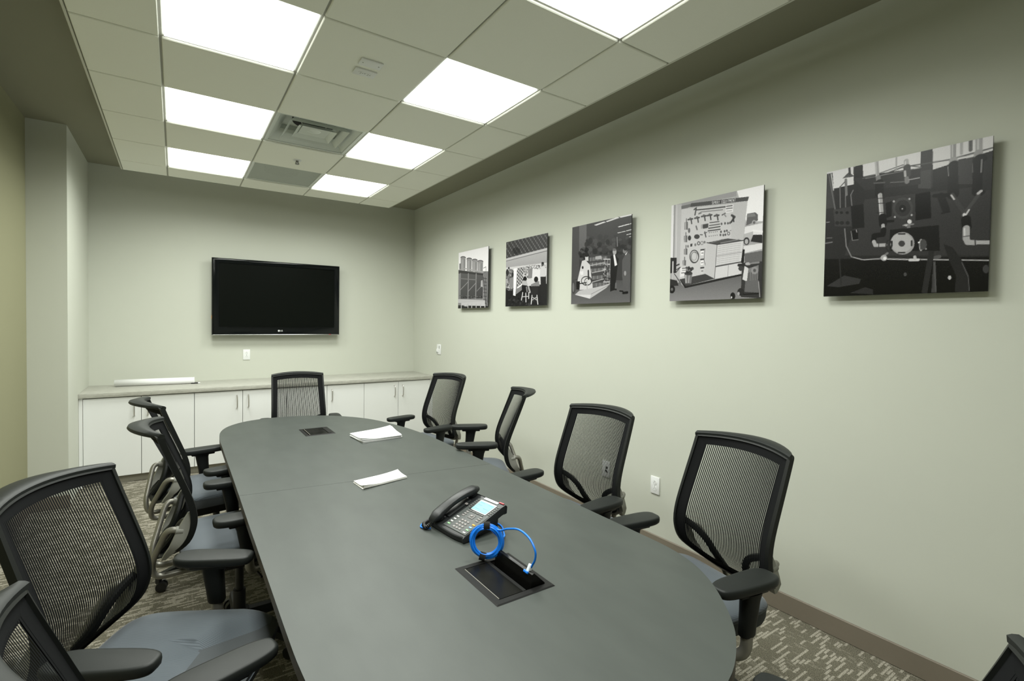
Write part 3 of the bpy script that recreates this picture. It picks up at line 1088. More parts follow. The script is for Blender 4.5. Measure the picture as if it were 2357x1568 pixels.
for (a, b_) in (((410, 858), (600, 820)), ((430, 970), (615, 930)), ((435, 1110), (640, 1050)), ((450, 1230), (700, 1130))):
    k.line([a, b_], 8, 165)
k.poly([(480, 722), (570, 712), (570, 760), (480, 770)], 150)
for y in (765, 840, 915, 985, 1105):
    k.line([(605, y), (710, y)], 10, 185)
for x in (620, 665, 700):
    k.line([(x, 770), (x, 1105)], 7, 150)
k.speck([(610, 850), (705, 1090)], 50, [40, 60, 110], 12)
k.poly([(280, 790), (330, 775), (400, 850), (445, 1210), (240, 1230), (215, 1080)], 186)
k.poly([(325, 730), (375, 725), (378, 790), (330, 790)], 180)
k.ell((350, 700), 32, 30, 30)
k.ell((290, 890), 14, 22, 40)
k.poly([(250, 950), (300, 945), (300, 1000), (260, 1000)], 205)
k.line([(375, 940), (380, 1060)], 24, 55)
k.ell((350, 1090), 78, 66, 45, ring=10)
k.ell((370, 1100), 50, 52, 45, ring=8)
k.line([(240, 1135), (350, 1115)], 12, 40)
k.line([(355, 1090), (362, 1250)], 14, 160)
k.poly([(195, 1100), (250, 1095), (245, 1225), (195, 1220)], 22)
k.ell((155, 1180), 32, 110, 60)
k.ell((150, 1190), 16, 70, 100)
k.poly([(175, 1300), (240, 1240), (700, 1140), (640, 1200), (400, 1360)], 168)
k.poly([(175, 1300), (415, 1300), (400, 1360)], 192)
k.line([(420, 1290), (690, 1150)], 6, 120)
k.poly([(705, 720), (760, 690), (830, 760), (810, 890), (775, 1225), (705, 1250)], 26)
k.poly([(745, 695), (772, 700), (806, 850), (770, 870)], 205)
k.ell((765, 655), 28, 44, 150)
k.ell((762, 622), 28, 20, 95)
k.line([(790, 1130), (785, 1210)], 22, 90)
k.line([(770, 1215), (795, 1218)], 16, 22)
k.poly([(880, 780), (940, 660), (1000, 690), (1002, 1090), (960, 1250), (905, 1240), (880, 1000)], 78)
k.poly([(918, 700), (962, 645), (935, 700)], 215)
k.ell((915, 640), 28, 40, 110)
k.ell((925, 615), 28, 22, 38)
k.ell((925, 975), 16, 36, 135)
k.line([(900, 1270), (960, 1262)], 26, 20)
k.line([(850, 1240), (895, 1245)], 14, 22)
k.grain(3)
picture('black and white photo panel of two suited men by a shop shelf, middle of five', 1.953, 1.333, 1.684, 2.304, k)

# --- panel 4: display wall lettered SPRAY EQUIPMENT
k = Ink([(140, 280), (1255, 48), (1232, 1395), (122, 1427)], 150)
k.poly([(130, 250), (1260, 30), (1240, 500), (130, 500)], 160)
k.poly([(925, 100), (1260, 30), (1245, 480), (1045, 480)], 222)
k.poly([(160, 270), (925, 115), (925, 180), (260, 290)], 138)
k.poly([(135, 280), (165, 275), (160, 1000), (128, 900)], 205)
k.line([(180, 275), (165, 1000)], 10, 120)
k.poly([(185, 270), (265, 262), (245, 1160), (175, 1160)], 165)
k.line([(205, 272), (195, 1100)], 8, 190)
k.poly([(262, 325), (870, 265), (870, 690), (560, 1100), (240, 1170)], 180)
k.poly([(865, 265), (1060, 225), (1010, 705), (865, 690)], 172)
k.poly([(260, 285), (370, 262), (380, 298), (260, 326)], 95)
k.poly([(375, 255), (1076, 185), (1062, 236), (370, 300)], 62)
FONT = {'S': [[(1, 0), (0, 0), (0, .5), (1, .5), (1, 1), (0, 1)]], 'P': [[(0, 1), (0, 0), (1, 0), (1, .5), (0, .5)]],
        'R': [[(0, 1), (0, 0), (1, 0), (1, .5), (0, .5)], [(.3, .5), (1, 1)]], 'A': [[(0, 1), (.5, 0), (1, 1)], [(.2, .65), (.8, .65)]],
        'Y': [[(0, 0), (.5, .5), (1, 0)], [(.5, .5), (.5, 1)]], 'E': [[(1, 0), (0, 0), (0, 1), (1, 1)], [(0, .5), (.8, .5)]],
        'Q': [[(0, 0), (1, 0), (1, 1), (0, 1), (0, 0)], [(.6, .7), (1.1, 1.1)]], 'U': [[(0, 0), (0, 1), (1, 1), (1, 0)]], 'I': [[(.5, 0), (.5, 1)]],
        'M': [[(0, 1), (0, 0), (.5, .6), (1, 0), (1, 1)]], 'N': [[(0, 1), (0, 0), (1, 1), (1, 0)]], 'T': [[(0, 0), (1, 0)], [(.5, 0), (.5, 1)]]}
def lettering(txt, x, y, dx, dy, wd, ht, lw, g):
    for i, ch in enumerate(txt):
        if ch in FONT:
            for st in FONT[ch]:
                k.line([(x + i * dx + px * wd, y + i * dy + py * ht + px * wd * dy / dx) for px, py in st], lw, g)
lettering('SPRAY EQUIPMENT', 632, 240, 19.3, -2.1, 12.5, 30, 3.2, 225)
k.line([(415, 330), (440, 312), (425, 395)], 16, 62)
k.line([(440, 336), (610, 322), (640, 318), (790, 303)], 12, 48)
k.line([(470, 378), (500, 360), (760, 338)], 8, 95)
k.line([(470, 385), (500, 375)], 12, 110)
k.poly([(795, 285), (890, 275), (885, 365), (795, 375)], 205)
k.line([(805, 298), (875, 290)], 10, 60)
k.line([(805, 325), (875, 318)], 12, 110)
k.line([(805, 355), (870, 350)], 6, 120)
for (x, y) in ((372, 440), (452, 425), (535, 405), (605, 395), (690, 400)):
    k.line([(x - 30, y + 10), (x + 24, y + 2)], 18, 66)
    k.line([(x + 4, y - 4), (x + 14, y + 58)], 15, 58)
    k.ell((x - 4, y - 4), 12, 12, 88)
k.line([(755, 400), (790, 380)], 14, 80)
k.line([(775, 385), (800, 420)], 12, 120)
k.line([(870, 405), (905, 425), (865, 485)], 22, 58)
k.line([(885, 420), (895, 480)], 14, 45)
for (x, y, h_) in ((318, 480, 90), (312, 645, 75), (314, 800, 70), (298, 940, 60)):
    k.line([(x + 4, y - 40), (x + 4, y)], 12, 95)
    k.poly([(x - 18, y), (x + 22, y - 5), (x + 22, y + h_), (x - 18, y + h_)], 95)
    k.line([(x - 6, y + 6), (x - 6, y + h_ - 4)], 10, 170)
k.ell((355, 580), 14, 30, 90)
k.ell((360, 670), 20, 30, 50)
k.line([(440, 530), (452, 570)], 16, 90)
k.poly([(498, 512), (520, 508), (520, 560), (498, 560)], 150)
k.poly([(520, 510), (588, 500), (586, 550), (522, 562)], 60)
for (a, b_, w_) in (((605, 490), (718, 478), 9), ((600, 525), (726, 508), 9), ((592, 557), (730, 538), 11), ((586, 588), (732, 570), 11)):
    k.line([a, b_], w_, 52)
for (x, y) in ((748, 505), (790, 500), (825, 500), (850, 495), (742, 600), (785, 595), (812, 588), (735, 638), (770, 640), (795, 636)):
    k.ell((x, y), 11, 15, 80)
k.ell((834, 622), 14, 18, 60, ring=6)
k.line([(850, 590), (862, 585)], 6, 90)
for r in range(2):
    for c in range(5):
        k.ell((600 + c * 24, 608 + r * 44 - c * 3), 6, 5, 75)
k.ell((450, 655), 34, 28, 58)
k.line([(490, 632), (518, 634)], 10, 70)
k.line([(545, 600), (560, 660)], 13, 70)
k.line([(540, 615), (570, 605)], 10, 80)
for (x, y, r) in ((342, 770, 12), (432, 752, 13), (544, 722, 12)):
    k.ell((x, y), r, r + 4, 110)
k.poly([(370, 742), (397, 738), (395, 770), (370, 774)], 60)
k.ell((472, 735), 15, 19, 45, ring=7)
k.ell((512, 732), 16, 20, 90, ring=5)
k.ell((420, 893), 54, 76, 48, ring=9)
k.ell((424, 900), 46, 62, 80, ring=7)
k.ell((418, 890), 32, 48, 130, ring=6)
for y in (805, 920, 1020):
    k.poly([(500, y), (535, y - 4), (533, y + 70), (498, y + 74)], 215 if y < 1000 else 185)
    k.line([(500, y + 10), (535, y + 6)], 16, 50)
    k.ell((512, y + 48), 5, 7, 60)
    k.ell((525, y + 46), 5, 7, 60)
k.line([(548, 800), (540, 940), (560, 1010)], 8, 110)
k.poly([(578, 728), (820, 680), (1012, 705), (700, 752)], 70)
k.line([(600, 740), (760, 690)], 5, 110)
k.line([(740, 735), (960, 695)], 10, 120)
k.poly([(575, 728), (698, 752), (665, 1160), (548, 1100)], 176)
k.poly([(698, 752), (1012, 708), (985, 1110), (668, 1162)], 190)
k.line([(696, 752), (668, 1160)], 6, 70)
k.line([(572, 728), (698, 752), (1010, 706)], 9, 48)
for r in range(10):
    yb0 = 775 + r * 24 + (10 if r > 4 else 0)
    for c in range(6):
        x = 712 + c * 46 - r * 2
        k.line([(x, yb0 - c * 6.5), (x + 38, yb0 - 5 - c * 6.5)], 5, 150)
k.line([(690, 890), (998, 845)], 6, 120)
k.line([(682, 1015), (990, 962)], 12, 60)
k.line([(835, 1000), (828, 1130)], 5, 130)
k.poly([(240, 1165), (555, 1102), (668, 1160), (320, 1245)], 58)
k.poly([(240, 1165), (320, 1245), (665, 1170), (990, 1105), (1000, 1130), (310, 1275)], 34)
k.poly([(122, 1240), (240, 1200), (310, 1272), (1000, 1125), (1240, 1110), (1240, 1430), (122, 1430)], 92, 125)
k.poly([(250, 1025), (350, 1015), (350, 1105), (248, 1140)], 205)
k.line([(275, 1035), (345, 1028)], 10, 70)
k.line([(275, 1060), (340, 1052)], 7, 110)
k.line([(265, 1090), (300, 1086)], 10, 90)
k.poly([(302, 1100), (398, 1095), (385, 1215), (312, 1215)], 105)
k.line([(318, 1110), (322, 1205)], 14, 165)
k.line([(360, 1110), (352, 1205)], 12, 150)
k.ell((350, 1095), 50, 22, 60)
k.speck([(320, 1020), (400, 1095)], 30, [40, 60, 120], 14)
k.poly([(130, 905), (205, 905), (200, 1090), (128, 1090)], 40)
k.line([(160, 955), (158, 1190)], 20, 170)
k.line([(200, 1000), (235, 985)], 16, 45)
k.line([(170, 1070), (250, 1020), (200, 1080)], 10, 50)
k.line([(180, 1100), (255, 1210)], 10, 60)
k.poly([(125, 1160), (210, 1180), (230, 1240), (125, 1250)], 42)
k.ell((150, 1285), 38, 48, 30)
k.ell((150, 1285), 14, 18, 95)
k.poly([(1055, 390), (1150, 372), (1185, 400), (1185, 470), (1045, 530)], 88)
k.poly([(1060, 392), (1140, 378), (1160, 420), (1055, 432)], 112)
k.ell((1140, 495), 26, 30, 150)
k.ell((1140, 495), 14, 17, 90)
k.poly([(1030, 545), (1240, 500), (1240, 640), (1020, 640)], 205)
k.poly([(1020, 630), (1130, 600), (1130, 690), (1015, 700)], 165)
k.poly([(1130, 640), (1240, 640), (1240, 740), (1100, 720)], 40)
k.line([(1130, 590), (1240, 605)], 20, 215)
k.ell((1050, 715), 36, 46, 48)
k.ell((1050, 720), 22, 30, 160)
k.poly([(1015, 775), (1240, 740), (1240, 810), (1020, 860)], 200)
k.poly([(1030, 865), (1240, 830), (1240, 960), (1030, 975)], 92)
k.poly([(1005, 810), (1030, 815), (1020, 975), (985, 975)], 30)
k.poly([(1000, 975), (1240, 955), (1235, 1400), (985, 1380)], 50)
k.poly([(1030, 1010), (1078, 1040), (1060, 1200), (1005, 1170)], 192)
k.poly([(1080, 1040), (1200, 1000), (1190, 1190), (1075, 1190)], 112)
for c in range(5):
    k.line([(1090 + c * 22, 1090), (1088 + c * 22, 1180)], 6, 60)
k.ell((1150, 1065), 42, 46, 130)
k.ell((1150, 1065), 18, 20, 80)
k.poly([(1040, 1190), (1200, 1180), (1200, 1330), (1030, 1320)], 92)
k.ell((1070, 985), 34, 18, 160)
k.line([(960, 1000), (1020, 1000)], 30, 40)
k.ell((985, 1040), 30, 30, 60)
k.line([(1100, 980), (1200, 970)], 18, 120)
k.ell((985, 1320), 40, 45, 40)
k.ell((960, 1340), 14, 20, 150)
k.ell((890, 1370), 30, 44, 28)
k.ell((875, 1385), 8, 14, 190)
k.line([(1020, 1350), (1210, 1340)], 12, 25)
k.line([(1200, 1200), (1215, 1380)], 8, 150)
k.grain(3)
picture('black and white photo panel of a display wall lettered SPRAY EQUIPMENT', 0.999, 0.400, 1.682, 2.299, k)

# --- panel 5: dark pipework and pump
k = Ink([(92, 368), (1523, 55), (1483, 1383), (73, 1430)], 50)
k.poly([(70, 300), (1540, 40), (1540, 260), (320, 470), (90, 520)], 205)
k.poly([(400, 290), (900, 190), (900, 320), (410, 400)], 208)
k.poly([(90, 520), (320, 470), (900, 380), (1530, 180), (1500, 1120), (80, 1120)], 46, 40)
k.poly([(420, 600), (1500, 480), (1490, 1080), (250, 1080)], 56, 50)
k.poly([(80, 1110), (1500, 1090), (1490, 1400), (70, 1440)], 22, 10)
k.poly([(320, 320), (400, 300), (415, 600), (330, 650)], 44)
k.poly([(900, 190), (1003, 168), (1005, 500), (895, 490)], 58)
k.poly([(880, 360), (990, 345), (990, 510), (880, 505)], 70)
k.poly([(90, 380), (140, 370), (165, 670), (90, 680)], 60)
k.line([(108, 385), (165, 680)], 14, 95)
k.line([(128, 380), (150, 520)], 10, 200)
k.poly([(320, 420), (520, 380), (900, 330), (900, 470), (420, 520)], 52)
k.poly([(225, 420), (280, 365), (330, 400)], 80)
k.line([(285, 330), (290, 380)], 22, 60)
k.line([(255, 430), (262, 560)], 26, 110)
k.line([(205, 490), (210, 670)], 9, 115)
k.line([(253, 560), (256, 665)], 9, 110)
k.line([(320, 520), (300, 560), (310, 655)], 9, 120)
k.line([(200, 500), (245, 450)], 10, 70)
k.poly([(150, 690), (300, 660), (315, 830), (165, 830)], 58)
for x in (180, 220, 270):
    k.ell((x, 712), 14, 12, 32)
    k.ell((x + 5, 800), 18, 16, 38)
k.poly([(300, 655), (410, 640), (420, 840), (315, 850)], 30)
k.poly([(310, 870), (365, 855), (368, 945), (320, 950)], 24)
k.line([(305, 872), (318, 950), (368, 944)], 6, 140)
k.line([(350, 860), (355, 880)], 8, 170)
k.line([(250, 850), (265, 1000), (310, 1090), (400, 1115), (560, 1105), (1490, 1120)], 11, 120)
k.line([(330, 1095), (420, 1117), (560, 1110)], 6, 175)
k.line([(620, 1112), (800, 1116)], 7, 200)
k.line([(910, 1115), (1490, 1122)], 8, 175)
k.line([(400, 420), (520, 385), (745, 305), (905, 325)], 9, 90)
k.line([(560, 395), (740, 325), (1150, 260), (1520, 160)], 13, 78)
k.line([(1010, 280), (1290, 230), (1520, 165)], 6, 150)
k.line([(425, 420), (900, 330)], 6, 130)
k.line([(520, 275), (530, 410)], 34, 152)
k.line([(512, 280), (520, 400)], 9, 185)
k.line([(535, 410), (540, 460)], 44, 120)
k.line([(545, 460), (545, 550)], 80, 36)
k.line([(500, 460), (590, 455)], 14, 90)
k.line([(552, 560), (568, 740)], 40, 158)
k.line([(540, 560), (556, 735)], 8, 205)
for y in (592, 635, 715):
    k.line([(530, y), (590, y - 4)], 6, 30)
k.line([(575, 750), (580, 810)], 72, 28)
k.line([(580, 820), (583, 860)], 32, 165)
k.line([(585, 860), (580, 900), (505, 910), (500, 950)], 52, 26)
k.line([(502, 960), (515, 992), (600, 990)], 36, 162)
k.line([(545, 970), (545, 1005)], 6, 40)
k.ell((1180, 0), 1, 1, 0)
for (x, y0, y1, w_, g_) in ((690, 240, 350, 12, 150), (1250, 110, 210, 22, 160), (1328, 95, 180, 28, 88), (1180, 130, 260, 42, 140), (1400, 75, 200, 52, 152)):
    k.line([(x, y0), (x, y1)], w_, g_)
k.line([(1172, 130), (1172, 250)], 10, 185)
k.line([(1392, 80), (1392, 195)], 12, 190)
k.line([(1180, 265), (1180, 300)], 62, 150)
k.line([(1395, 205), (1400, 255)], 66, 145)
k.line([(1185, 310), (1180, 560)], 90, 38)
k.line([(1410, 260), (1400, 530)], 100, 34)
k.line([(1135, 320), (1140, 400)], 6, 140)
k.line([(1230, 320), (1232, 390)], 6, 100)
k.line([(1425, 260), (1420, 370)], 8, 160)
k.line([(1345, 295), (1348, 370)], 6, 110)
k.poly([(1220, 260), (1345, 240), (1345, 470), (1225, 470)], 62)
k.poly([(1440, 280), (1520, 230), (1510, 520), (1430, 530)], 48)
k.line([(775, 270), (780, 320)], 42, 165)
k.line([(768, 275), (770, 320)], 8, 215)
k.line([(782, 325), (785, 390)], 62, 70)
k.line([(765, 360), (768, 400)], 20, 175)
k.line([(780, 420), (784, 450)], 40, 120)
k.line([(800, 432), (890, 415)], 10, 155)
k.line([(640, 455), (760, 448)], 8, 110)
k.poly([(855, 555), (985, 535), (995, 760), (860, 780)], 22)
k.poly([(660, 610), (830, 578), (845, 740), (670, 775)], 52)
k.ell((750, 675), 88, 92, 66)
k.ell((750, 675), 66, 70, 50)
k.ell((748, 678), 30, 32, 34)
k.ell((745, 680), 6, 7, 190)
for p_ in ((672, 617), (806, 596), (826, 734), (682, 750)):
    k.ell(p_, 9, 9, 170)
k.poly([(600, 630), (655, 615), (655, 740), (610, 760)], 28)
k.line([(590, 790), (665, 785)], 26, 26)
k.ell((808, 790), 19, 19, 205)
k.line([(755, 822), (840, 812)], 16, 120)
k.ell((778, 820), 18, 10, 170)
k.line([(800, 830), (802, 860)], 30, 110)
k.poly([(640, 860), (1060, 820), (1070, 1040), (640, 1040)], 26)
k.ell((748, 975), 104, 96, 152)
k.ell((742, 970), 92, 84, 168)
k.ell((742, 978), 28, 26, 62)
for (dx, dy) in ((0, -80), (-84, 4), (86, 0), (0, 80)):
    k.line([(742 + dx - 26 * (dx == 0), 975 + dy - 20 * (dy * dy < 100)), (742 + dx + 26 * (dx == 0), 975 + dy + 20 * (dy * dy < 100))], 14, 38)
k.ell((632, 995), 24, 46, 42, ring=10)
k.ell((908, 990), 12, 48, 165, ring=8)
k.ell((890, 968), 8, 8, 225)
k.ell((950, 1022), 8, 8, 150)
k.ell((928, 985), 30, 45, 70)
k.line([(560, 1105), (620, 1060)], 22, 110)
k.ell((590, 1100), 28, 26, 160)
k.ell((598, 1104), 14, 14, 220)
k.line([(815, 1118), (885, 1116)], 28, 196)
k.line([(855, 1090), (858, 1105)], 26, 175)
k.line([(1075, 570), (1120, 690)], 60, 36)
k.line([(1020, 570), (1180, 560)], 36, 34)
k.line([(1085, 720), (1150, 705)], 16, 34)
k.line([(1172, 560), (1280, 720)], 34, 62)
k.line([(1165, 565), (1190, 600)], 14, 190)
k.line([(1270, 735), (1400, 560)], 30, 70)
k.line([(1290, 735), (1318, 690)], 14, 190)
k.line([(1395, 550), (1420, 530)], 24, 180)
k.ell((1278, 735), 16, 18, 205)
k.line([(1292, 770), (1298, 840)], 72, 26)
k.line([(1295, 845), (1295, 935)], 52, 158)
k.line([(1280, 850), (1282, 930)], 12, 200)
k.line([(1295, 935), (1310, 968), (1370, 970)], 48, 160)
k.line([(1270, 918), (1322, 912)], 6, 50)
k.line([(1370, 968), (1495, 968)], 36, 162)
k.line([(1372, 950), (1374, 990)], 8, 40)
k.poly([(1100, 980), (1180, 1010), (1260, 1120), (1320, 1250), (1325, 1390), (1200, 1390), (1210, 1250), (1150, 1120)], 36)
k.line([(1260, 1140), (1315, 1260), (1325, 1380)], 6, 88)
k.poly([(975, 1040), (1025, 1040), (965, 1400), (915, 1400)], 40)
k.poly([(1015, 1130), (1035, 1130), (1045, 1395), (1000, 1395)], 62)
k.line([(1025, 1140), (1038, 1390)], 5, 95)
k.line([(1035, 1095), (1065, 1090)], 34, 80)
k.ell((1155, 1268), 15, 18, 180)
k.ell((775, 1240), 13, 16, 70)
k.poly([(100, 1340), (250, 1250), (395, 1280), (380, 1320), (200, 1350)], 48)
k.poly([(300, 1400), (430, 1350), (500, 1370), (500, 1410)], 40)
k.line([(205, 1080), (225, 1330)], 14, 40)
k.ell((1465, 1195), 26, 36, 58)
k.line([(90, 795), (118, 792)], 6, 170)
k.line([(85, 975), (142, 965)], 14, 105)
k.line([(95, 930), (140, 928)], 10, 95)
k.grain(3)
picture('large black and white photo panel of dark pipes and a pump, nearest the camera', 0.089, -0.502, 1.679, 2.289, k)

# ------------------------------------------------------------------ conference table
TH, TZ = 0.036, 0.737
table = thing('conference_table', 'long racetrack conference table with charcoal top in two halves', 'table', (0, 0, 0))
near_r = [(1.530, 0.75), (1.529, 0.40), (1.529, 0.20), (1.527, 0.06), (1.512, -0.03), (1.480, -0.115), (1.415, -0.215), (1.31, -0.328), (1.225, -0.392), (1.12, -0.445), (1.0, -0.474), (0.91, -0.480)]
near_l = [(0.79, -0.472), (0.66, -0.435), (0.53, -0.37), (0.42, -0.275), (0.345, -0.16), (0.305, -0.02), (0.295, 0.09), (0.293, 0.25), (0.294, 0.60), (0.295, 1.0)]
seamL, seamR = (0.297, 1.392), (1.531, 1.240)
far_l = [(0.298, 1.8), (0.299, 2.3), (0.303, 2.66), (0.326, 2.87), (0.385, 3.03), (0.49, 3.15), (0.62, 3.21), (0.75, 3.225)]
far_r = [(0.90, 3.205), (1.03, 3.155), (1.14, 3.085), (1.25, 2.975), (1.335, 2.855), (1.40, 2.71), (1.455, 2.52), (1.505, 2.26), (1.528, 1.97), (1.533, 1.66)]
def smooth2(pts, per=4):
    return [(p.x, p.y) for p in spline([(a, b, 0) for a, b in pts], per)]
half_near = smooth2([seamR] + near_r + near_l + [seamL])
half_far = smooth2([seamL] + far_l + far_r + [seamR])
BOX1 = (0.807, 0.057, 1.016, 0.307)
BOX2 = (0.799, 2.420, 0.997, 2.662)
def half(name, loop, hole, parent):
    def mk(loop, hole, z):
        bm = bmesh.new()
        es = []
        for lp in (loop, hole):
            vv = [bm.verts.new((x, y, z)) for x, y in lp]
            es += [bm.edges.new((vv[i], vv[(i + 1) % len(vv)])) for i in range(len(vv))]
        bmesh.ops.triangle_fill(bm, use_beauty=True, use_dissolve=False, edges=es)
        return bm
    x0, y0, x1, y1 = hole
    i_ = 0.012
    hl = [(x0 + i_, y0 + i_), (x1 - i_, y0 + i_), (x1 - i_, y1 - i_), (x0 + i_, y1 - i_)]
    cxm, cym = (x0 + x1) / 2, (y0 + y1) / 2
    bm = mk(loop, hl, TZ)
    r = bmesh.ops.extrude_face_region(bm, geom=list(bm.faces))
    bmesh.ops.translate(bm, vec=(0, 0, -0.004), verts=[e for e in r['geom'] if isinstance(e, bmesh.types.BMVert)])
    t_ = obj(name, bm, M['table'], parent, smooth=0)
    lp2 = []
    n = len(loop)
    bm = mk(loop, hl, TZ - 0.0042)
    r = bmesh.ops.extrude_face_region(bm, geom=list(bm.faces))
    bmesh.ops.translate(bm, vec=(0, 0, -TH + 0.004), verts=[e for e in r['geom'] if isinstance(e, bmesh.types.BMVert)])
    obj('edge_band', bm, M['edgeb'], t_, smooth=0)
    return t_
def shrink(loop, a, b, d):
    """pull the seam ends apart by a hair so the joint reads as a line"""
    out = []
    for x, y in loop:
        out.append((x, y))
    return out
dn = 0.0009
hn = [(x, y - dn) if i in (0, len(half_near) - 1) else (x, y) for i, (x, y) in enumerate(half_near)]
hf = [(x, y + dn) if i in (0, len(half_far) - 1) else (x, y) for i, (x, y) in enumerate(half_far)]
half('tabletop', hn, BOX1, table)
half('tabletop', hf, BOX2, table)
for (y0, y1) in ((0.10, 0.62), (2.05, 2.60)):
    yc_ = (y0 + y1) / 2
    bm = bx((0.9125, yc_ + 0.22 * (1 if yc_ < 1 else -1), 0.36), (0.52, 0.09, 0.68), 0.006, 2)
    pd = obj('pedestal', bm, M['tbase'], table)
    obj('foot', bx((0.9125, yc_ + 0.22 * (1 if yc_ < 1 else -1), 0.012), (0.56, 0.30, 0.024), 0.005, 2), M['tbase'], pd)
obj('modesty_beam', bx((0.9125, 1.36, 0.55), (0.04, 1.35, 0.22)), M['tbase'], table, smooth=0)
obj('cable_tray', bx((0.9125, 1.36, 0.655), (0.22, 1.7, 0.04)), M['tbase'], table, smooth=0)

# ---- power boxes let into the table
def flange(bm, x0, y0, x1, y1, il, ir, ib, it, z0, z1, bev=0.004):
    O = [(x0, y0), (x1, y0), (x1, y1), (x0, y1)]
    O2 = [(x0 + bev, y0 + bev), (x1 - bev, y0 + bev), (x1 - bev, y1 - bev), (x0 + bev, y1 - bev)]
    I = [(x0 + il, y0 + ib), (x1 - ir, y0 + ib), (x1 - ir, y1 - it), (x0 + il, y1 - it)]
    rr = [[bm.verts.new((*p, z0)) for p in O], [bm.verts.new((*p, z1)) for p in O2], [bm.verts.new((*p, z1)) for p in I], [bm.verts.new((*p, z0)) for p in I]]
    for i in range(4):
        a, b = rr[i], rr[(i + 1) % 4]
        for j in range(4):
            bm.faces.new((a[j], a[(j + 1) % 4], b[(j + 1) % 4], b[j]))
def powerbox(B, label, raised):
    x0, y0, x1, y1 = B
    cx_, cy_ = (x0 + x1) / 2, (y0 + y1) / 2
    p = thing('table_power_box', label, 'power box', (cx_, cy_, TZ), 0, None)
    hx, hy = (x1 - x0) / 2, (y1 - y0) / 2
    bm = bmesh.new()
    flange(bm, -hx, -hy, hx, hy, 0.022, 0.022, 0.022, 0.022, 0.0004, 0.003)
    obj('box_flange', bm, M['grommet'], p, smooth=0)
    bm = bmesh.new()
    for sx in (-1, 1):
        box(bm, (sx * (hx - 0.019), 0, -0.030), (0.006, 2 * hy - 0.03, 0.060))
        box(bm, (0, sx * (hy - 0.017), -0.030), (2 * hx - 0.03, 0.006, 0.060))
    box(bm, (0, 0, -0.062), (2 * hx - 0.03, 2 * hy - 0.03, 0.004))
    obj('box_well', bm, M['tbase'], p, smooth=0)
    if raised:
        obj('lid', bx((-0.040, 0, 0.0005), (0.082, 2 * hy - 0.048, 0.005), 0.001, 1), M['glossflap'], p, smooth=0)
        bm = bmesh.new()
        box(bm, (-0.0815, 0, 0.0032), (0.0022, 2 * hy - 0.052, 0.0016))
        obj('lid_edge', bm, M['chairmetal'], p, smooth=0)
        obj('divider', bx((0.008, 0, 0.0005), (0.012, 2 * hy - 0.048, 0.005), 0.001, 1), M['grommet'], p, smooth=0)
        # wedge-shaped port housing tilted up out of the well
        pr = [(0.030, -0.020), (0.036, 0.040), (0.044, 0.043), (0.085, 0.004), (0.085, -0.020)]
        bm = bmesh.new()
        L_ = hy - 0.026
        a = [bm.verts.new((x, -L_, z)) for x, z in pr]
        b = [bm.verts.new((x, L_, z)) for x, z in pr]
        n = len(pr)
        bm.faces.new(a)
        bm.faces.new(b[::-1])
        for i in range(n):
            bm.faces.new((a[i], b[i], b[(i + 1) % n], a[(i + 1) % n]))
        obj('port_housing', bm, M['glossflap'], p, smooth=0)
    else:
        obj('lid', bx((-0.004, -0.052, 0.0008), (0.120, 0.098, 0.004), 0.001, 1), M['glossflap'], p, smooth=0)
        obj('lid', bx((-0.004, 0.048, 0.0008), (0.120, 0.098, 0.004), 0.001, 1), M['glossflap'], p, smooth=0)
        obj('hinge_bar', bx((-0.068, 0, 0.0035), (0.003, 2 * hy - 0.046, 0.002)), M['chairmetal'], p, smooth=0)
        obj('end_flap', bx((0.066, 0, 0.004), (0.020, 2 * hy - 0.046, 0.004), 0.001, 1), M['grommet'], p, smooth=0)
    return p
powerbox(BOX1, 'open black power box with raised port block in the near half of the table', True)
powerbox(BOX2, 'closed black power box in the far half of the table', False)

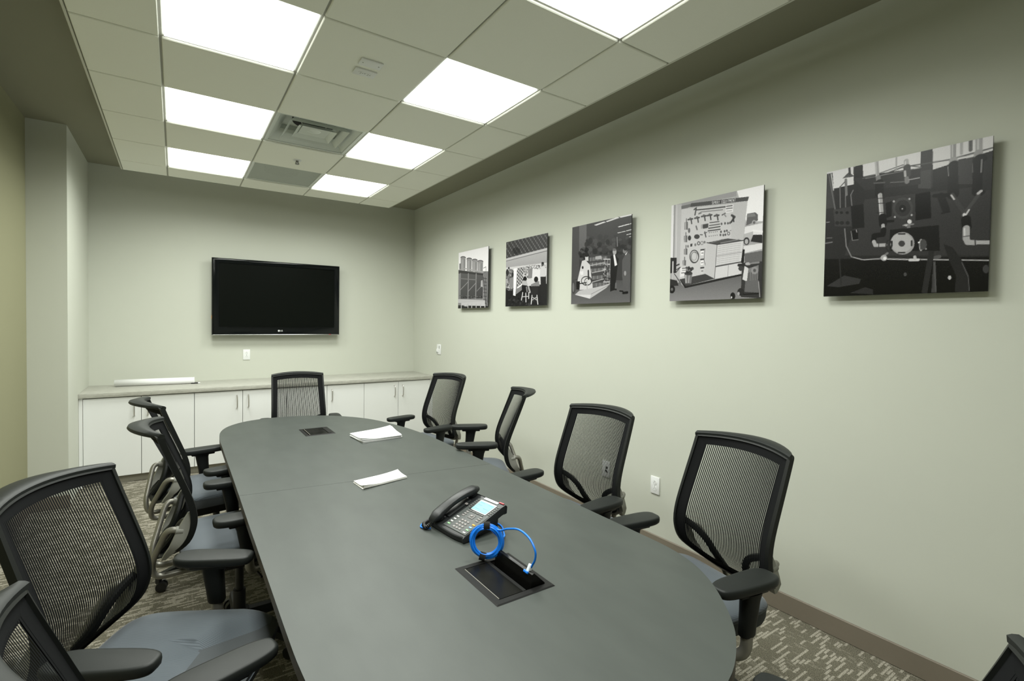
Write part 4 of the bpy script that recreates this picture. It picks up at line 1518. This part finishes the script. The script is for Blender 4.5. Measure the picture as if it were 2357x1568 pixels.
# ---- papers
def sheet_stack(name, label, cat, corners, n, th, seed, m, curl=0.0):
    rnd = random.Random(seed)
    c0 = Vector((sum(c[0] for c in corners) / 4, sum(c[1] for c in corners) / 4, TZ))
    p = thing(name, label, cat, c0)
    for i in range(n):
        dx, dy, da = rnd.uniform(-.004, .004), rnd.uniform(-.004, .004), rnd.uniform(-.03, .03)
        bm = bmesh.new()
        NX, NY = 8, 6
        z0 = 0.0005 + i * th
        top, bot = [], []
        for b in range(NY + 1):
            rt, rb = [], []
            for a in range(NX + 1):
                u, v_ = a / NX, b / NY
                P = [Vector((*c, 0)) for c in corners]
                q = (P[0] * (1 - u) + P[1] * u) * (1 - v_) + (P[3] * (1 - u) + P[2] * u) * v_
                q = q - Vector((c0.x, c0.y, 0))
                q = Vector((q.x * math.cos(da) - q.y * math.sin(da) + dx, q.x * math.sin(da) + q.y * math.cos(da) + dy, 0))
                lift = curl * (i / max(1, n - 1)) * (max(0, 1 - v_ * 2.2) ** 2 * max(0, 1 - u * 3) ** 1 + 0.8 * max(0, v_ * 1.6 - .6) ** 2 * max(0, u * 2 - 1) ** 2)
                rt.append(bm.verts.new((q.x, q.y, z0 + th * 0.82 + lift)))
                rb.append(bm.verts.new((q.x, q.y, z0 + lift)))
            top.append(rt)
            bot.append(rb)
        for b in range(NY):
            for a in range(NX):
                bm.faces.new((top[b][a], top[b][a + 1], top[b + 1][a + 1], top[b + 1][a]))
                bm.faces.new((bot[b][a], bot[b + 1][a], bot[b + 1][a + 1], bot[b][a + 1]))
        rim_t = [top[0][a] for a in range(NX + 1)] + [top[b][NX] for b in range(1, NY + 1)] + [top[NY][a] for a in range(NX - 1, -1, -1)] + [top[b][0] for b in range(NY - 1, 0, -1)]
        rim_b = [bot[0][a] for a in range(NX + 1)] + [bot[b][NX] for b in range(1, NY + 1)] + [bot[NY][a] for a in range(NX - 1, -1, -1)] + [bot[b][0] for b in range(NY - 1, 0, -1)]
        for j in range(len(rim_t)):
            bm.faces.new((rim_t[j], rim_b[j], rim_b[(j + 1) % len(rim_t)], rim_t[(j + 1) % len(rim_t)]))
        obj('paper_sheaf', bm, m, p, smooth=50)
    return p
sheet_stack('paper_stack', 'stack of white paper with curled corners on the far half of the table', 'paper stack',
            [(1.066, 2.052), (1.345, 2.075), (1.372, 2.345), (1.055, 2.275)], 7, 0.0032, 5, M['paper'], 0.012)
sheet_stack('envelope_pile', 'loose pile of cream envelopes near the table seam', 'envelopes',
            [(0.794, 1.190), (1.031, 1.243), (1.026, 1.352), (0.783, 1.306)], 4, 0.0028, 9, M['cream'], 0.010)

# ------------------------------------------------------------------ desk phone
PO = Vector((0.907, 0.515, TZ))           # middle of the front edge of the keypad body
pf = Vector((0.987, 0.16, 0)).normalized()
ph = thing('desk_phone', 'black office desk phone with a blue-green display on the table', 'telephone', (PO.x, PO.y, PO.z), math.atan2(-pf.x, pf.y))
# local: +Y away from the user, +X to the user's right; keypad body x -0.07..0.072, handset cradle x -0.14..-0.07
TILT = math.atan2(0.062, 0.192)
def ptop(y):
    return 0.026 + y * math.tan(TILT)
def tilted(x, y, dz=0.0):
    return (x, y, ptop(y) + dz)
bm = bmesh.new()
ring_t, ring_b = [], []
foot = [(-0.136, 0.012), (-0.120, -0.002), (0.0, -0.009), (0.060, -0.003), (0.074, 0.010), (0.072, 0.185), (0.062, 0.200), (-0.128, 0.200), (-0.138, 0.188)]
foot = [(p.x, p.y) for p in spline([(a, b, 0) for a, b in foot], 4, closed=True)]
base = [(x * 0.93, y * 0.93 + 0.008, max(0.0008, ptop(y) - 0.034)) for x, y in foot]
mid1 = [(x * 0.985, y * 0.985 + 0.002, max(0.003, ptop(y) - 0.030)) for x, y in foot]
mid = [(x, y, ptop(y) - 0.005) for x, y in foot]
top = [(x * 0.975, 0.004 + y * 0.965, ptop(y)) for x, y in foot]
loft(bm, [base, mid1, mid, top])
obj('phone_body', bm, M['phone'], ph, smooth=40)
bm = bmesh.new()
loft(bm, [[(-0.12, 0.085, 0.0005), (0.055, 0.085, 0.0005), (0.055, 0.175, 0.0005), (-0.12, 0.175, 0.0005)],
          [(-0.12, 0.080, 0.022), (0.055, 0.080, 0.022), (0.055, 0.180, 0.056), (-0.12, 0.180, 0.056)]])
obj('phone_stand', bm, M['tbase'], ph, smooth=0)
RT = Matrix.Rotation(TILT, 3, 'X')
def key(name, x, y, w_, h_, m, dz=0.0018, parent=None, th=0.004):
    return obj(name, bx((0, 0, 0), (w_, h_, th), min(w_, h_) * 0.18, 1, RT), m, parent or ph, smooth=0, loc=tilted(x, y, dz))
key('face_plate', 0.002, 0.095, 0.134, 0.188, M['phoneface'], 0.0, th=0.003)
key('display_bezel', 0.003, 0.148, 0.096, 0.068, M['gloss'], 0.0016, th=0.003)
lcd = key('display', 0.003, 0.147, 0.082, 0.054, M['lcd'], 0.003, th=0.002)
for (dx, dy, l_) in ((-0.022, 0.018, 0.026), (0.022, 0.018, 0.024), (-0.022, 0.004, 0.022), (0.020, -0.006, 0.028), (-0.018, -0.016, 0.032)):
    key('display_text', 0.003 + dx, 0.147 + dy, l_, 0.0022, M['lcdtext'], 0.0042, th=0.0008)
key('name_strip', 0.000, 0.192, 0.080, 0.012, M['plastic_w'], 0.0022, th=0.002)
key('message_lamp', 0.052, 0.199, 0.026, 0.006, M['red'], 0.0028, th=0.004)
for j in range(6):
    for sx in (-1, 1):
        key('line_key', 0.003 + sx * 0.057, 0.125 + j * 0.0095, 0.011, 0.005, M['keydark'], 0.002)
for j in range(4):
    key('soft_key', -0.030 + j * 0.022, 0.110, 0.018, 0.0045, M['keydark'], 0.002)
bm = bmesh.new()
NAV = (0.006, 0.088)
obj('navigation_pad', bx((0, 0, 0), (0.030, 0.024, 0.005), 0.006, 3, RT), M['keydark'], ph, loc=tilted(*NAV, 0.001))
obj('enter_key', bx((0, 0, 0), (0.011, 0.008, 0.004), 0.001, 1, RT), M['phonelight'], ph, smooth=0, loc=tilted(*NAV, 0.0045))
for j in range(3):
    for sx in (-1, 1):
        key('function_key', 0.006 + sx * 0.040, 0.079 + j * 0.0105, 0.014, 0.0055, M['phonelight'], 0.002)
for r in range(4):
    for c in range(3):
        key('dial_key', -0.012 + c * 0.0165, 0.018 + r * 0.0135, 0.0125, 0.0085, M['phonelight'], 0.002)
for r, m_ in enumerate(('k_green', 'k_white', 'k_white', 'k_white')):
    key('feature_key', -0.046, 0.020 + r * 0.0145, 0.014, 0.0062, M[m_], 0.002)
for r, m_ in enumerate(('k_white', 'k_green', 'k_blue', 'k_orange')):
    key('feature_key', 0.054, 0.013 + r * 0.0150, 0.014, 0.0062, M[m_], 0.002)
# cradle and handset
obj('cradle', bx((0, 0, 0), (0.055, 0.120, 0.010), 0.004, 2, RT), M['phone'], ph, loc=tilted(-0.103, 0.10, 0.001))
obj('hook_plate', bx((0, 0, 0), (0.014, 0.010, 0.004), 0.001, 1, RT), M['phonelight'], ph, smooth=0, loc=tilted(-0.076, 0.128, 0.0055))
bm = bmesh.new()
rings = []
NS = 22
for i in range(NS + 1):
    t_ = i / NS
    y = -0.020 + t_ * 0.228
    arch = 0.017 + 0.017 * math.sin(PI * t_)
    hw = 0.0275 - 0.004 * math.sin(PI * t_)
    ht = 0.0175 - 0.004 * math.sin(PI * t_)
    e = min(1.0, 0.55 + 4.5 * min(t_, 1 - t_))
    cz = ptop(y) + arch
    rings.append([(-0.106 + hw * e * math.copysign(abs(math.cos(a)) ** 0.7, math.cos(a)), y, cz + ht * e * math.copysign(abs(math.sin(a)) ** 0.8, math.sin(a))) for a in [2 * PI * j / 18 for j in range(18)]])
loft(bm, rings)
hs = obj('handset', bm, M['phone'], ph, smooth=50)
for y in (0.016, 0.180):
    bm = bmesh.new()
    z_ = ptop(y)
    cyl(bm, (-0.106, y, z_ + 0.018), (-0.106, y + 0.001, z_ + 0.003), 0.0225, 0.020, n=20)
    obj('handset_cup', bm, M['phone'], hs)
# coiled handset cord, round the left and the front of the phone
def coil(path, r, wire, pitch):
    P = spline(path, 30)
    L_ = sum((b - a).length for a, b in zip(P[:-1], P[1:]))
    turns = L_ / pitch
    pts = []
    n = int(turns * 10)
    cum = [0]
    for a, b in zip(P[:-1], P[1:]):
        cum.append(cum[-1] + (b - a).length)
    idx = 0
    for i in range(n + 1):
        s = L_ * i / n
        while idx < len(P) - 2 and cum[idx + 1] < s:
            idx += 1
        f = (s - cum[idx]) / max(1e-9, cum[idx + 1] - cum[idx])
        p = P[idx].lerp(P[idx + 1], min(1, f))
        t_ = (P[idx + 1] - P[idx]).normalized()
        a1 = t_.cross(Vector((0, 0, 1))).normalized()
        a2 = t_.cross(a1)
        an = 2 * PI * turns * i / n
        pts.append(p + a1 * math.cos(an) * r + a2 * math.sin(an) * r)
    bm_ = bmesh.new()
    tube(bm_, pts, wire, 6)
    return bm_
obj('handset_cord', coil([(-0.106, -0.012, 0.028), (-0.118, -0.034, 0.010), (-0.150, -0.020, 0.0105), (-0.166, 0.03, 0.0105), (-0.160, 0.080, 0.0105), (-0.142, 0.120, 0.020)], 0.0068, 0.0022, 0.0055), M['caster'], hs)

# ------------------------------------------------------------------ blue network cable
cable = thing('network_cable', 'coiled blue network cable leaning between the phone and the power box', 'cable', (0.905, 0.30, TZ))
CO = Vector((0.905, 0.30, TZ))
# the coil stands leaning on the side of the phone
cen = Vector((0.921, 0.298, TZ + 0.066)) - CO
a1 = Vector((0.80, -0.60, 0.0)).normalized()
a2 = Vector((0.02, 0.16, 0.98)).normalized()
a2 = (a2 - a1 * a2.dot(a1)).normalized()
nn = a1.cross(a2)
rng = random.Random(4)
bm = bmesh.new()
for i in range(7):
    rr = 0.043 + 0.0042 * (i % 4) + rng.uniform(-0.0008, 0.0008)
    off = nn * ((i // 4) * 0.0075 - 0.004 + rng.uniform(-0.001, 0.001))
    wob = rng.uniform(-0.05, 0.05)
    pts = []
    for j in range(40):
        a = 2 * PI * j / 40
        pts.append(cen + off + a1 * math.cos(a) * rr * (1 + 0.03 * math.sin(2 * a + i)) + a2 * math.sin(a) * rr * 0.98 + nn * 0.003 * math.sin(a * 2 + i * 1.3))
    tube(bm, pts, 0.0033, 8, closed=True)
cl = obj('cable_coil', bm, M['blue'], cable)
cl['kind'] = 'stuff'
for an in (0.50 * PI, 1.42 * PI):
    cpt = cen + a1 * math.cos(an) * 0.0495 + a2 * math.sin(an) * 0.0495
    rad = (a1 * math.cos(an) + a2 * math.sin(an))
    tg = nn.cross(rad)
    bm = bmesh.new()
    sec = []
    for s in (-0.010, 0.010):
        sec.append([cpt + tg * s + rad * math.cos(b) * 0.0135 + nn * math.sin(b) * 0.0115 for b in [2 * PI * q / 18 for q in range(18)]])
    loft(bm, sec)
    obj('cable_tie', bm, M['velcro'], cable)
topc = cen + a2 * 0.050
def cpath(pts, per=10):
    bm_ = bmesh.new()
    tube(bm_, spline([Vector(p) - CO for p in pts], per), 0.0033, 8)
    return bm_
tw = topc + CO
obj('cable_lead', cpath([tw, (0.955, 0.272, 0.842), (0.960, 0.230, 0.8605), (0.962, 0.1719, 0.8779), (0.963, 0.1193, 0.8702), (0.963, 0.0903, 0.8442), (0.963, 0.0897, 0.818), (0.962, 0.100, 0.7978), (0.959, 0.109, 0.782)]), M['blue'], cable)
obj('cable_lead', cpath([tw, (0.99, 0.325, 0.790), (1.05, 0.385, 0.757), (1.088, 0.444, 0.7412), (1.112, 0.494, 0.7412), (1.112, 0.535, 0.7412), (1.104, 0.56, 0.745)]), M['blue'], cable)
obj('cable_lead', cpath([(0.950, 0.690, 0.7412), (0.905, 0.684, 0.7412), (0.868, 0.678, 0.7412), (0.846, 0.655, 0.7412), (0.854, 0.632, 0.7412), (0.872, 0.620, 0.7412)]), M['blue'], cable)
bm = bmesh.new()
box(bm, Vector((0.9575, 0.110, 0.783)) - CO, (0.012, 0.013, 0.026), 0.002, 1, Matrix.Rotation(0.5, 3, 'Y'))
obj('cable_plug', bm, M['pluglt'], cable)
bm = bmesh.new()
box(bm, Vector((0.9515, 0.112, 0.7725)) - CO, (0.020, 0.022, 0.008), 0.002, 1, Matrix.Rotation(0.5, 3, 'Y'))
obj('plug_collar', bm, M['blue'], cable)

# ------------------------------------------------------------------ office chairs
def interp(tab, z):
    if z <= tab[0][0]:
        return tab[0][1]
    for (a, va), (b, vb) in zip(tab[:-1], tab[1:]):
        if z <= b:
            t_ = (z - a) / (b - a)
            return va + (vb - va) * t_
    return tab[-1][1]
YTAB0 = [(0.50, -0.300), (0.525, -0.283), (0.56, -0.248), (0.60, -0.212), (0.64, -0.193), (0.69, -0.184), (0.74, -0.188), (0.80, -0.205), (0.90, -0.242), (1.0, -0.279), (1.055, -0.298), (1.09, -0.311)]
_sp = spline([(0, b, a) for a, b in YTAB0], 6)
YTAB = [(p.z, p.y) for p in _sp]
BOW = [(0.50, 0.012), (0.60, 0.022), (0.74, 0.030), (0.9, 0.040), (1.06, 0.056)]
def BY(x, z, off=0.0):
    return interp(YTAB, z) - interp(BOW, z) * (1 - min(1.0, abs(x) / 0.222) ** 2) + off
def bpt(x, z, off=0.0):
    return (x, BY(x, z, off), z)
def round_poly(P, R, per=5):
    out = []
    n = len(P)
    for i in range(n):
        a, b, c = Vector(P[i - 1]), Vector(P[i]), Vector(P[(i + 1) % n])
        r = R[i]
        if r <= 0:
            out.append((b.x, b.y))
            continue
        d1, d2 = a - b, c - b
        s = b + d1.normalized() * min(r, d1.length * .49)
        e = b + d2.normalized() * min(r, d2.length * .49)
        for j in range(per + 1):
            t_ = j / per
            q = s * (1 - t_) ** 2 + b * 2 * t_ * (1 - t_) + e * t_ * t_
            out.append((q.x, q.y))
    return out
def densify(P, d):
    out = []
    n = len(P)
    for i in range(n):
        a, b = Vector(P[i]), Vector(P[(i + 1) % n])
        k_ = max(1, int((b - a).length / d))
        for j in range(k_):
            q = a.lerp(b, j / k_)
            out.append((q.x, q.y))
    return out
right = [(0.108, 0.514), (0.215, 0.578), (0.2245, 0.66), (0.2225, 0.76), (0.2195, 0.92), (0.2165, 1.056)]
topz = 1.056
arch = [(x, topz + 0.013 * (1 - (x / 0.2165) ** 2)) for x in (0.14, 0.07, 0.0, -0.07, -0.14)]
poly = [(0, 0.509)] + right + arch + [(-x, z) for x, z in right[::-1]]
rad_ = [0.02, 0.05, 0.05, 0.03, 0, 0, 0.012] + [0.04] * 5 + [0.012, 0, 0, 0.03, 0.05, 0.05]
OUT = densify(round_poly(poly, rad_), 0.02)
def inset(P, d):
    n = len(P)
    out = []
    for i in range(n):
        a, b, c = Vector(P[i - 1]), Vector(P[i]), Vector(P[(i + 1) % n])
        t1, t2 = (b - a).normalized(), (c - b).normalized()
        n1, n2 = Vector((-t1.y, t1.x)), Vector((-t2.y, t2.x))
        nb = (n1 + n2)
        nb = nb.normalized() if nb.length > 1e-6 else n1
        k_ = max(0.55, nb.dot(n1))
        q = b + nb * (d / k_)
        out.append((q.x, q.y))
    return out
IN1 = inset(OUT, 0.013)
IN2 = inset(OUT, 0.047)
def in_poly(P, x, y):
    ins = False
    n = len(P)
    for i in range(n):
        (ax, ay), (bx_, by) = P[i], P[(i + 1) % n]
        if (ay > y) != (by > y) and x < (bx_ - ax) * (y - ay) / (by - ay) + ax:
            ins = not ins
    return ins
def ring_strip(bm, A, B, fa, fb, ba, bb):
    n = len(A)
    L1 = [bm.verts.new(bpt(*A[i], fa)) for i in range(n)]
    L2 = [bm.verts.new(bpt(*B[i], fb)) for i in range(n)]
    L3 = [bm.verts.new(bpt(*B[i], bb)) for i in range(n)]
    L4 = [bm.verts.new(bpt(*A[i], ba)) for i in range(n)]
    for X, Y in ((L1, L2), (L2, L3), (L3, L4), (L4, L1)):
        for i in range(n):
            bm.faces.new((X[i], X[(i + 1) % n], Y[(i + 1) % n], Y[i]))

SEAT_Z = 0.512
def build_chair(label):
    ch = thing('office_chair', label, 'chair', (0, 0, 0), 0, 'black mesh-back office chairs around the table')
    # --- backrest
    bm = bmesh.new()
    ring_strip(bm, OUT, IN1, 0.002, 0.007, -0.022, -0.018)
    fr = obj('backrest_frame', bm, M['chairblk'], ch, smooth=50)
    bm = bmesh.new()
    secs = []
    for i in range(17):
        x = -0.2165 + 0.433 * i / 16
        s = 1 - (x / 0.2165) ** 2
        zt = topz + 0.013 * s
        d = 0.010 + 0.052 * (max(0.0, s) ** 0.75)
        y0 = BY(x, zt)
        secs.append([(x, y0 + 0.008, zt - 0.010), (x, y0 + 0.009, zt + 0.001), (x, y0 + 0.003, zt + 0.006), (x, y0 - d * 0.5, zt + 0.009), (x, y0 - d, zt + 0.004),
                     (x, y0 - d - 0.004, zt - 0.005), (x, y0 - d, zt - 0.010), (x, y0 - d * 0.5, zt - 0.010), (x, y0 - 0.012, zt - 0.016)])
    loft(bm, secs)
    obj('backrest_lip', bm, M['padblk'], ch, smooth=45)
    bm = bmesh.new()
    ring_strip(bm, inset(OUT, 0.011), IN2, 0.000, -0.003, -0.005, -0.006)
    obj('mesh_border', bm, M['meshblk'], ch, smooth=60)
    bm = bmesh.new()
    NS_ = 46
    zs = [1.062 - 0.006 * i for i in range(93)]
    for i in range(NS_ + 1):
        s = -1 + 2 * i / NS_
        run = []
        for z in zs:
            x = s * (0.1765 + 0.0045 * max(0.0, min(1.0, (1.0 - z) / 0.3)))
            if in_poly(inset_mesh, x, z):
                run.append((x, z))
        if len(run) < 2:
            continue
        hw = 0.0025
        run = [run[0]] + run[2:-2:2] + [run[-1]]
        prev = None
        for (x, z) in run:
            a = bm.verts.new((x - hw, BY(x, z, -0.003), z))
            c_ = bm.verts.new((x, BY(x, z, -0.0018), z))
            b = bm.verts.new((x + hw, BY(x, z, -0.003), z))
            if prev:
                bm.faces.new((prev[0], prev[1], c_, a))
                bm.faces.new((prev[1], prev[2], b, c_))
            prev = (a, c_, b)
    me = bpy.data.meshes.new('mesh_panel')
    bm.to_mesh(me)
    bm.free()
    o = link('mesh_panel', me, M['meshblk'], ch)
    o['kind'] = 'stuff'
    for s in (-1, 1):
        # grey pivot plate fixed behind the frame side
        prof = []
        for z in (0.535, 0.56, 0.59, 0.62, 0.65, 0.68, 0.705, 0.725):
            prof.append((z, BY(0.205, z, -0.016)))
        depth_ = [0.014, 0.030, 0.042, 0.048, 0.046, 0.036, 0.022, 0.008]
        bm = bmesh.new()
        xo = [0.165 + 0.035 * min(1, (z - 0.535) / 0.06) for z, _ in prof]
        rg = []
        for (z, y), d, x in zip(prof, depth_, xo):
            rg.append([(s * (x - 0.011), y, z), (s * (x + 0.011), y, z), (s * (x + 0.009), y - d, z), (s * (x - 0.009), y - d, z)])
        loft(bm, rg)
        obj('pivot_plate', bm, M['chairgrey'], ch, smooth=40)
        # dark arched bar behind the mesh
        pts = spline([(s * 0.195, BY(0.195, 0.69, -0.030), 0.690), (s * 0.150, BY(0.15, 0.675, -0.030), 0.675), (s * 0.098, BY(0.098, 0.64, -0.030), 0.640),
                      (s * 0.070, BY(0.07, 0.59, -0.028), 0.585), (s * 0.060, BY(0.06, 0.53, -0.018), 0.528)], 6)
        bm = bmesh.new()
        tube(bm, pts, 0.0135, 8)
        obj('lumbar_bar', bm, M['chairblk'], ch)
        # bent steel tube that carries the back
        yb_ = BY(0.205, 0.655, -0.05)
        pts = bend([(s * 0.196, yb_ + 0.005, 0.655), (s * 0.186, yb_ - 0.042, 0.664), (s * 0.075, yb_ - 0.098, 0.490), (s * 0.058, yb_ - 0.088, 0.420), (s * 0.055, yb_ + 0.12, 0.425)], 0.04, 7)
        bm = bmesh.new()
        tube(bm, pts, 0.0125, 12)
        obj('back_tube', bm, M['chairmetal'], ch)
        bm = bmesh.new()
        cyl(bm, (s * 0.196, yb_ + 0.012, 0.653), (s * 0.196, yb_ - 0.014, 0.658), 0.0165, n=16)
        obj('pivot_knob', bm, M['chairgrey'], ch)
        # armrest
        bm = bmesh.new()
        rg = []
        for (sc, z) in ((0.86, -0.030), (0.97, -0.024), (1.0, -0.014), (0.985, -0.005), (0.93, -0.001), (0.80, 0.0)):
            rg.append([(s * 0.274 + x * sc * (1.0), y * (1 - (1 - sc) * 0.42), 0.70 + z) for x, y in superell(0.047, 0.132, 3.4, 36, taper=-0.10, cy=0.0)])
        loft(bm, rg)
        obj('armrest_pad', bm, M['padblk'], ch, smooth=50)
        bm = bmesh.new()
        box(bm, (s * 0.276, -0.010, 0.664), (0.062, 0.13, 0.013), 0.005, 2)
        rg = []
        for (z, a_, b_, yo) in ((0.665, 0.027, 0.044, -0.012), (0.640, 0.024, 0.036, -0.010), (0.60, 0.0225, 0.033, -0.006), (0.57, 0.0215, 0.031, -0.002), (0.530, 0.021, 0.029, 0.002), (0.523, 0.018, 0.026, 0.002)):
            rg.append([(s * 0.286 + x, y + yo, z) for x, y in superell(a_, b_, 2.6, 20)])
        loft(bm, rg)
        obj('armrest_post', bm, M['chairblk'], ch, smooth=50)
        bm = bmesh.new()
        tube(bm, bend([(s * 0.286, 0.002, 0.60), (s * 0.288, 0.004, 0.449), (s * 0.17, 0.085, 0.441), (s * 0.10, 0.105, 0.441)], 0.05, 8), 0.0185, 14)
        obj('armrest_tube', bm, M['chairmetal'], ch)
    # --- seat
    def seat_ring(sc, z, drop=0.0):
        out = []
        for x, y in superell(0.234, 0.252, 5.5, 64, taper=0.015, cy=-0.004):
            f = max(0.0, (y - 0.08) / 0.165)
            out.append((x * sc, y * sc + 0.015, z - drop * f * f * 0.03 + 0.006 * (x / 0.22) ** 2))
        return out
    bm = bmesh.new()
    loft(bm, [seat_ring(0.90, 0.432), seat_ring(0.965, 0.437), seat_ring(0.985, 0.452), seat_ring(0.995, 0.485)], cap1=True)
    obj('seat_side', bm, M['seatside'], ch, smooth=50, loc=(0, 0, 0.033))
    bm = bmesh.new()
    loft(bm, [seat_ring(0.998, 0.4855, 0.5), seat_ring(1.005, 0.492, 0.7), seat_ring(0.985, 0.503, 1), seat_ring(0.93, 0.510, 1), seat_ring(0.80, SEAT_Z + 0.001, 1), seat_ring(0.55, SEAT_Z + 0.001, 1), seat_ring(0.25, SEAT_Z, 1)])
    obj('seat_cushion', bm, M['seat'], ch, smooth=60, loc=(0, 0, 0.033))
    bm = bmesh.new()
    box(bm, (0, -0.02, 0.428), (0.20, 0.26, 0.075), 0.012, 2)
    obj('mechanism', bm, M['caster'], ch)
    bm = bmesh.new()
    tube(bm, [(0.09, 0.03, 0.405), (0.20, 0.05, 0.400), (0.235, 0.06, 0.392)], 0.005, 8)
    obj('height_lever', bm, M['caster'], ch)
    # --- base
    bm = bmesh.new()
    cyl(bm, (0, 0, 0.40), (0, 0, 0.24), 0.018, n=16)
    cyl(bm, (0, 0, 0.25), (0, 0, 0.09), 0.027, n=16)
    obj('gas_cylinder', bm, M['caster'], ch)
    bm = bmesh.new()
    cyl(bm, (0, 0, 0.155), (0, 0, 0.085), 0.042, 0.048, n=20)
    obj('base_hub', bm, M['chairblk'], ch)
    for i in range(5):
        a = 2 * PI * i / 5 + 0.35
        d, n_ = Vector((math.cos(a), math.sin(a), 0)), Vector((-math.sin(a), math.cos(a), 0))
        bm = bmesh.new()
        rg = []
        for (r, w_, z0, z1) in ((0.03, 0.028, 0.092, 0.145), (0.15, 0.024, 0.088, 0.125), (0.28, 0.019, 0.078, 0.100), (0.315, 0.014, 0.076, 0.092)):
            rg.append([d * r + n_ * w_ + Vector((0, 0, z0)), d * r - n_ * w_ + Vector((0, 0, z0)), d * r - n_ * w_ * 0.7 + Vector((0, 0, z1)), d * r + n_ * w_ * 0.7 + Vector((0, 0, z1))])
        loft(bm, rg)
        leg = obj('base_leg', bm, M['chairblk'], ch, smooth=30)
        bm = bmesh.new()
        c0 = d * 0.298
        ca = a + 0.9 * i
        dd, nw = Vector((math.cos(ca), math.sin(ca), 0)), Vector((-math.sin(ca), math.cos(ca), 0))
        cc = c0 + dd * 0.014
        for s in (-1, 1):
            cyl(bm, cc + nw * s * 0.008 + Vector((0, 0, 0.029)), cc + nw * s * 0.026 + Vector((0, 0, 0.029)), 0.029, 0.026, n=18)
        box(bm, c0 + Vector((0, 0, 0.062)), (0.022, 0.022, 0.03))
        box(bm, cc + Vector((0, 0, 0.034)), (0.014, 0.014, 0.05))
        obj('caster', bm, M['caster'], leg, smooth=40)
    return ch
inset_mesh = inset(OUT, 0.038)
BASE_PARTS = ('gas_cylinder', 'base_hub', 'base_leg')
CH = [  # x, y, rotation (deg), height shift, extra armrest shift, label
    (0.953, 3.30, 175.5, -0.02, 0.020, 'black mesh office chair at the far head of the table, before the white cabinets'),
    (1.742, 2.682, 100.0, 0.0, 0.0, 'black mesh office chair on the right side, farthest back, nearest the counter'),
    (1.739, 1.792, 64.9, 0.0, 0.077, 'black mesh office chair seen edge-on, turned away along the right wall'),
    (1.686, 0.832, 94.5, 0.0, 0.0, 'black mesh office chair with a wall data plate showing through its mesh'),
    (1.652, 0.082, 82.0, 0.0, 0.0, 'black mesh office chair nearest on the right, by the curved table end'),
    (0.965, -0.59, 4.0, -0.03, 0.02, 'black mesh office chair cut off at the bottom right corner of the picture'),
    (0.265, 2.325, -79.2, 0.0, 0.0, 'black mesh office chair farthest back on the left side of the table'),
    (0.312, 1.526, -88.8, 0.0, 0.0, 'black mesh office chair in side view, second from the back on the left'),
    (0.042, 0.685, -119, -0.025, 0.018, 'large black mesh office chair at the left, its grey seat facing the table'),
    (0.184, -0.02, -73.7, 0.0, 0.0, 'dark office chair cut off at the bottom left corner of the picture'),
]
proto = None
SWIVEL = [0, 20, 50, 8, 33, 12, 40, 15, 64, 30]
for (x, y, r, dz, adz, lb), sw in zip(CH, SWIVEL):
    def shift(c, src, dz=dz, adz=adz, sw=sw, near='bottom left' in lb):
        nm = src.name.split('.')[0]
        if nm in BASE_PARTS:
            c.rotation_euler.z = math.radians(sw)
            return
        c.location.z += dz
        if nm in ('armrest_pad', 'armrest_post'):
            c.location.z += adz
            if near:
                c.location.y += 0.045
    if proto is None:
        proto = build_chair(lb)
        kids = list(proto.children)
        proto.location = (0, 0, 0)
        first = copy_thing(proto, (x, y, 0), math.radians(r), lb, shift)
    else:
        copy_thing(proto, (x, y, 0), math.radians(r), lb, shift)
for c in list(proto.children):
    for g_ in list(c.children):
        bpy.data.objects.remove(g_)
    bpy.data.objects.remove(c)
bpy.data.objects.remove(proto)

first_chair = [o for o in COL.objects if o.name == 'office_chair.001'][0]
first_chair.name = 'office_chair'
